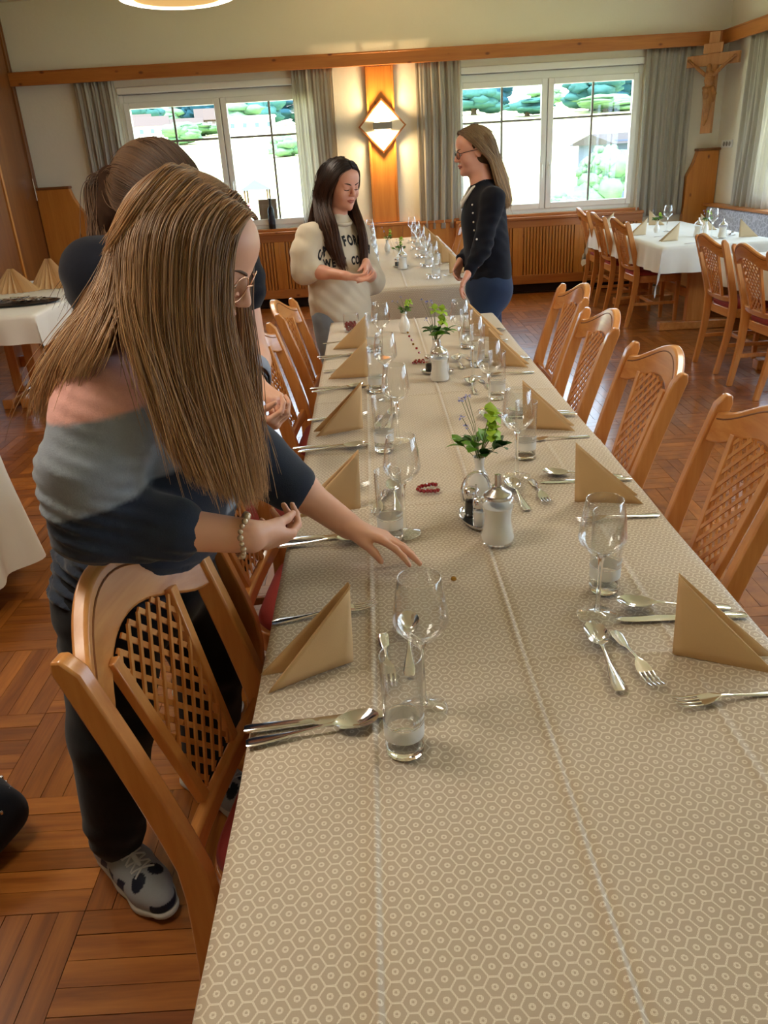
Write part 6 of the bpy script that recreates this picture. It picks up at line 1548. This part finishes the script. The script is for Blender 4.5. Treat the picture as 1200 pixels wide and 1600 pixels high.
# woman in the dark top behind the first one
def woman_dark():
    Y = 1.93; org = (-.52, 2.0, 0)
    root = thing('person', 'woman with tied back brown hair in a dark top, half hidden behind the hoodie woman', 'person', org)
    s = 1.04; Rh = basis((.80, -.42, -.50)); C = v(246, 318, Y); j = {'w': 1.0}
    fw = np.array((.85, -.5, 0)); fw /= np.linalg.norm(fw); lt = np.array((-fw[1], fw[0], 0)); j['fb'] = fw
    j['neck'] = v(200, 408, Y+.02); mid = v(205, 440, Y+.04); j['shR'], j['shL'] = v(140, 448, Y-.10), v(372, 440, Y+.14)
    j['shR'] = v(158, 432, 1.84); j['shL'] = v(366, 418, Y+.06)
    j['chest'] = mid+np.array((-.01, 0, -.14)); j['pel'] = np.array((-.56, 2.05, .86))
    j['elL'] = v(396, 560, Y+.03); j['wrL'] = v(398, 600, 1.80); j['elR'] = v(215, 600, Y-.12); j['wrR'] = v(385, 655, 1.74)
    for q, sg in (('R', -1), ('L', 1)): j['hip'+q] = j['pel']+lt*sg*.085+np.array((0, 0, -.05)); j['kn'+q] = np.array((*(j['pel'][:2]+lt[:2]*sg*.09+fw[:2]*.02), .46)); j['an'+q] = np.array((*(j['pel'][:2]+lt[:2]*sg*.09-fw[:2]*.02), .09))
    S = SDF(.025); T = add_head(S, C, Rh, j['neck'], s, .05); stand(S, j)
    add_hand(S, j['wrL'], v(440, 632, 1.735)-j['wrL'], (.1, -.3, -.9), (.0, -1, -.3), (.75, .75, .8, .8), .03, (.4, .3), .86, .3)
    add_hand(S, j['wrR'], v(440, 660, 1.70)-j['wrR'], (-.1, .6, .7), (.1, -.3, 1), (.75, .8, .85, .9), .0, (.35, .1), .86, .3)
    V, F = S.mesh(.0040); V = smooth_mesh(V, F, 1); np_obj('body', V, F, M['skin1'], root, org)
    M['darkbrow'] = M.get('darkbrow') or flat('dark_brow', '2a1d16', .7); face_details(T, Rh, root, org, M['darkbrow'], s, 'a85a55', True, .3, (V, F))
    glasses(T, Rh, root, org, M['black'], M['lens'], s)
    G = SDF(.03); stand(G, j, .014, ('torso',)); G.cone(j['pel']+np.array((0, 0, -.02)), j['chest'], .17, .15, .05, fw, .8)
    for q in 'RL': G.cone(j['sh'+q], j['sh'+q]+(j['el'+q]-j['sh'+q])*(.30 if q == 'L' else .8), .066, .060, .03)
    G.cone(j['shR'], j['neck'], .070, .058, .04); G.cone(j['shR'], j['chest'], .068, .12, .05)
    V, F = G.mesh(.0085, wrinkle(.010, 23, 110)); np_obj('dark_top', V, F, M['navy'], root, org)
    Q = SDF(.03); stand(Q, j, .024, ('legs',)); V, F = Q.mesh(.011); np_obj('trousers', V, F, M['black_cloth'], root, org)
    shoe(j['anR'], fw, root, org, M['black']); shoe(j['anL'], fw, root, org, M['black'])
    d = j['wrL']-j['elL']; d /= np.linalg.norm(d); e1 = np.cross(d, (1, 0, 0)); e1 /= np.linalg.norm(e1); e2 = np.cross(d, e1)
    MB().tube([Vector(j['wrL']-d*.015+(e1*math.cos(a)+e2*math.sin(a))*.029)-Vector(org) for a in np.linspace(0, 2*PI, 25)], .004, 8).build('wristband', M['black'], root, smooth=180)
    MB().lathe([(.036, -.05), (.040, 0), (.039, .05)], 24).build('patterned_cuff', flat('cuff', '8b93a5', .8), root, solid=.003).matrix_local = Matrix.Translation(Vector(j['wrL']-d*.075)-Vector(org)) @ Vector((0, 0, 1)).rotation_difference(Vector(d)).to_matrix().to_4x4()
    L = loc(C, Rh, s); HM = hair_mat('brown_hair_tied', '3d2a1e', '6e5036'); HB = hair_mat('tied_hair_base', '3d2a1e', '5a4030', False)
    knot = L(-.135, 0, -.01); tl = v(140, 425, Y-.02); sheets = []
    for g in (-1, 1):
        sheets.append(([[L(.086, 0, .085), L(.04, 0, .118), L(-.03, 0, .126), L(-.10, 0, .07), knot], [L(.085, .02*g, .084), L(.04, .025*g, .114), L(-.04, .025*g, .120), L(-.10, .012*g, .06), knot], [L(.078, .04*g, .072), L(.03, .05*g, .095), L(-.05, .05*g, .095), L(-.10, .022*g, .045), knot],
            [L(.070, .055*g, .055), L(.02, .072*g, .065), L(-.05, .068*g, .062), L(-.10, .032*g, .03), knot], [L(.058, .066*g, .03), L(.01, .082*g, .035), L(-.05, .078*g, .03), L(-.10, .04*g, .015), knot], [L(.045, .07*g, .005), L(.0, .086*g, .005), L(-.05, .080*g, -.005), L(-.10, .043*g, -.005), knot], [L(.035, .072*g, -.02), L(-.01, .084*g, -.025), L(-.05, .072*g, -.03), L(-.10, .035*g, -.02), knot]], 3000, .0035))
    sheets.append(([[knot, L(-.17, .0, -.04), v(150, 390, Y-.04), v(128, 430, Y-.04), v(112, 470, Y-.03)], [knot, L(-.165, -.02, -.06), v(160, 395, Y-.06), v(140, 440, Y-.06), v(128, 480, Y-.05)]], 900, .014))
    hs = SDF(.02); hair_cap(hs, C, Rh, s, -.005); hs.chain([L(-.10, 0, 0), knot, v(152, 390, Y-.04), v(135, 430, Y-.04)], [.035, .024, .022, .012], .02)
    V, F = hs.mesh(.007, None, cap_cut(C, Rh, s, .092, 1, .045)); np_obj('hair_base', V, F, HB, root, org)
    hair_strands('hair', sheets, HM, root, org, 27, 22, .0007, (L(-.012, 0, .034), Rh, np.array((.103, .083, .091))*s), .03)
woman_dark()
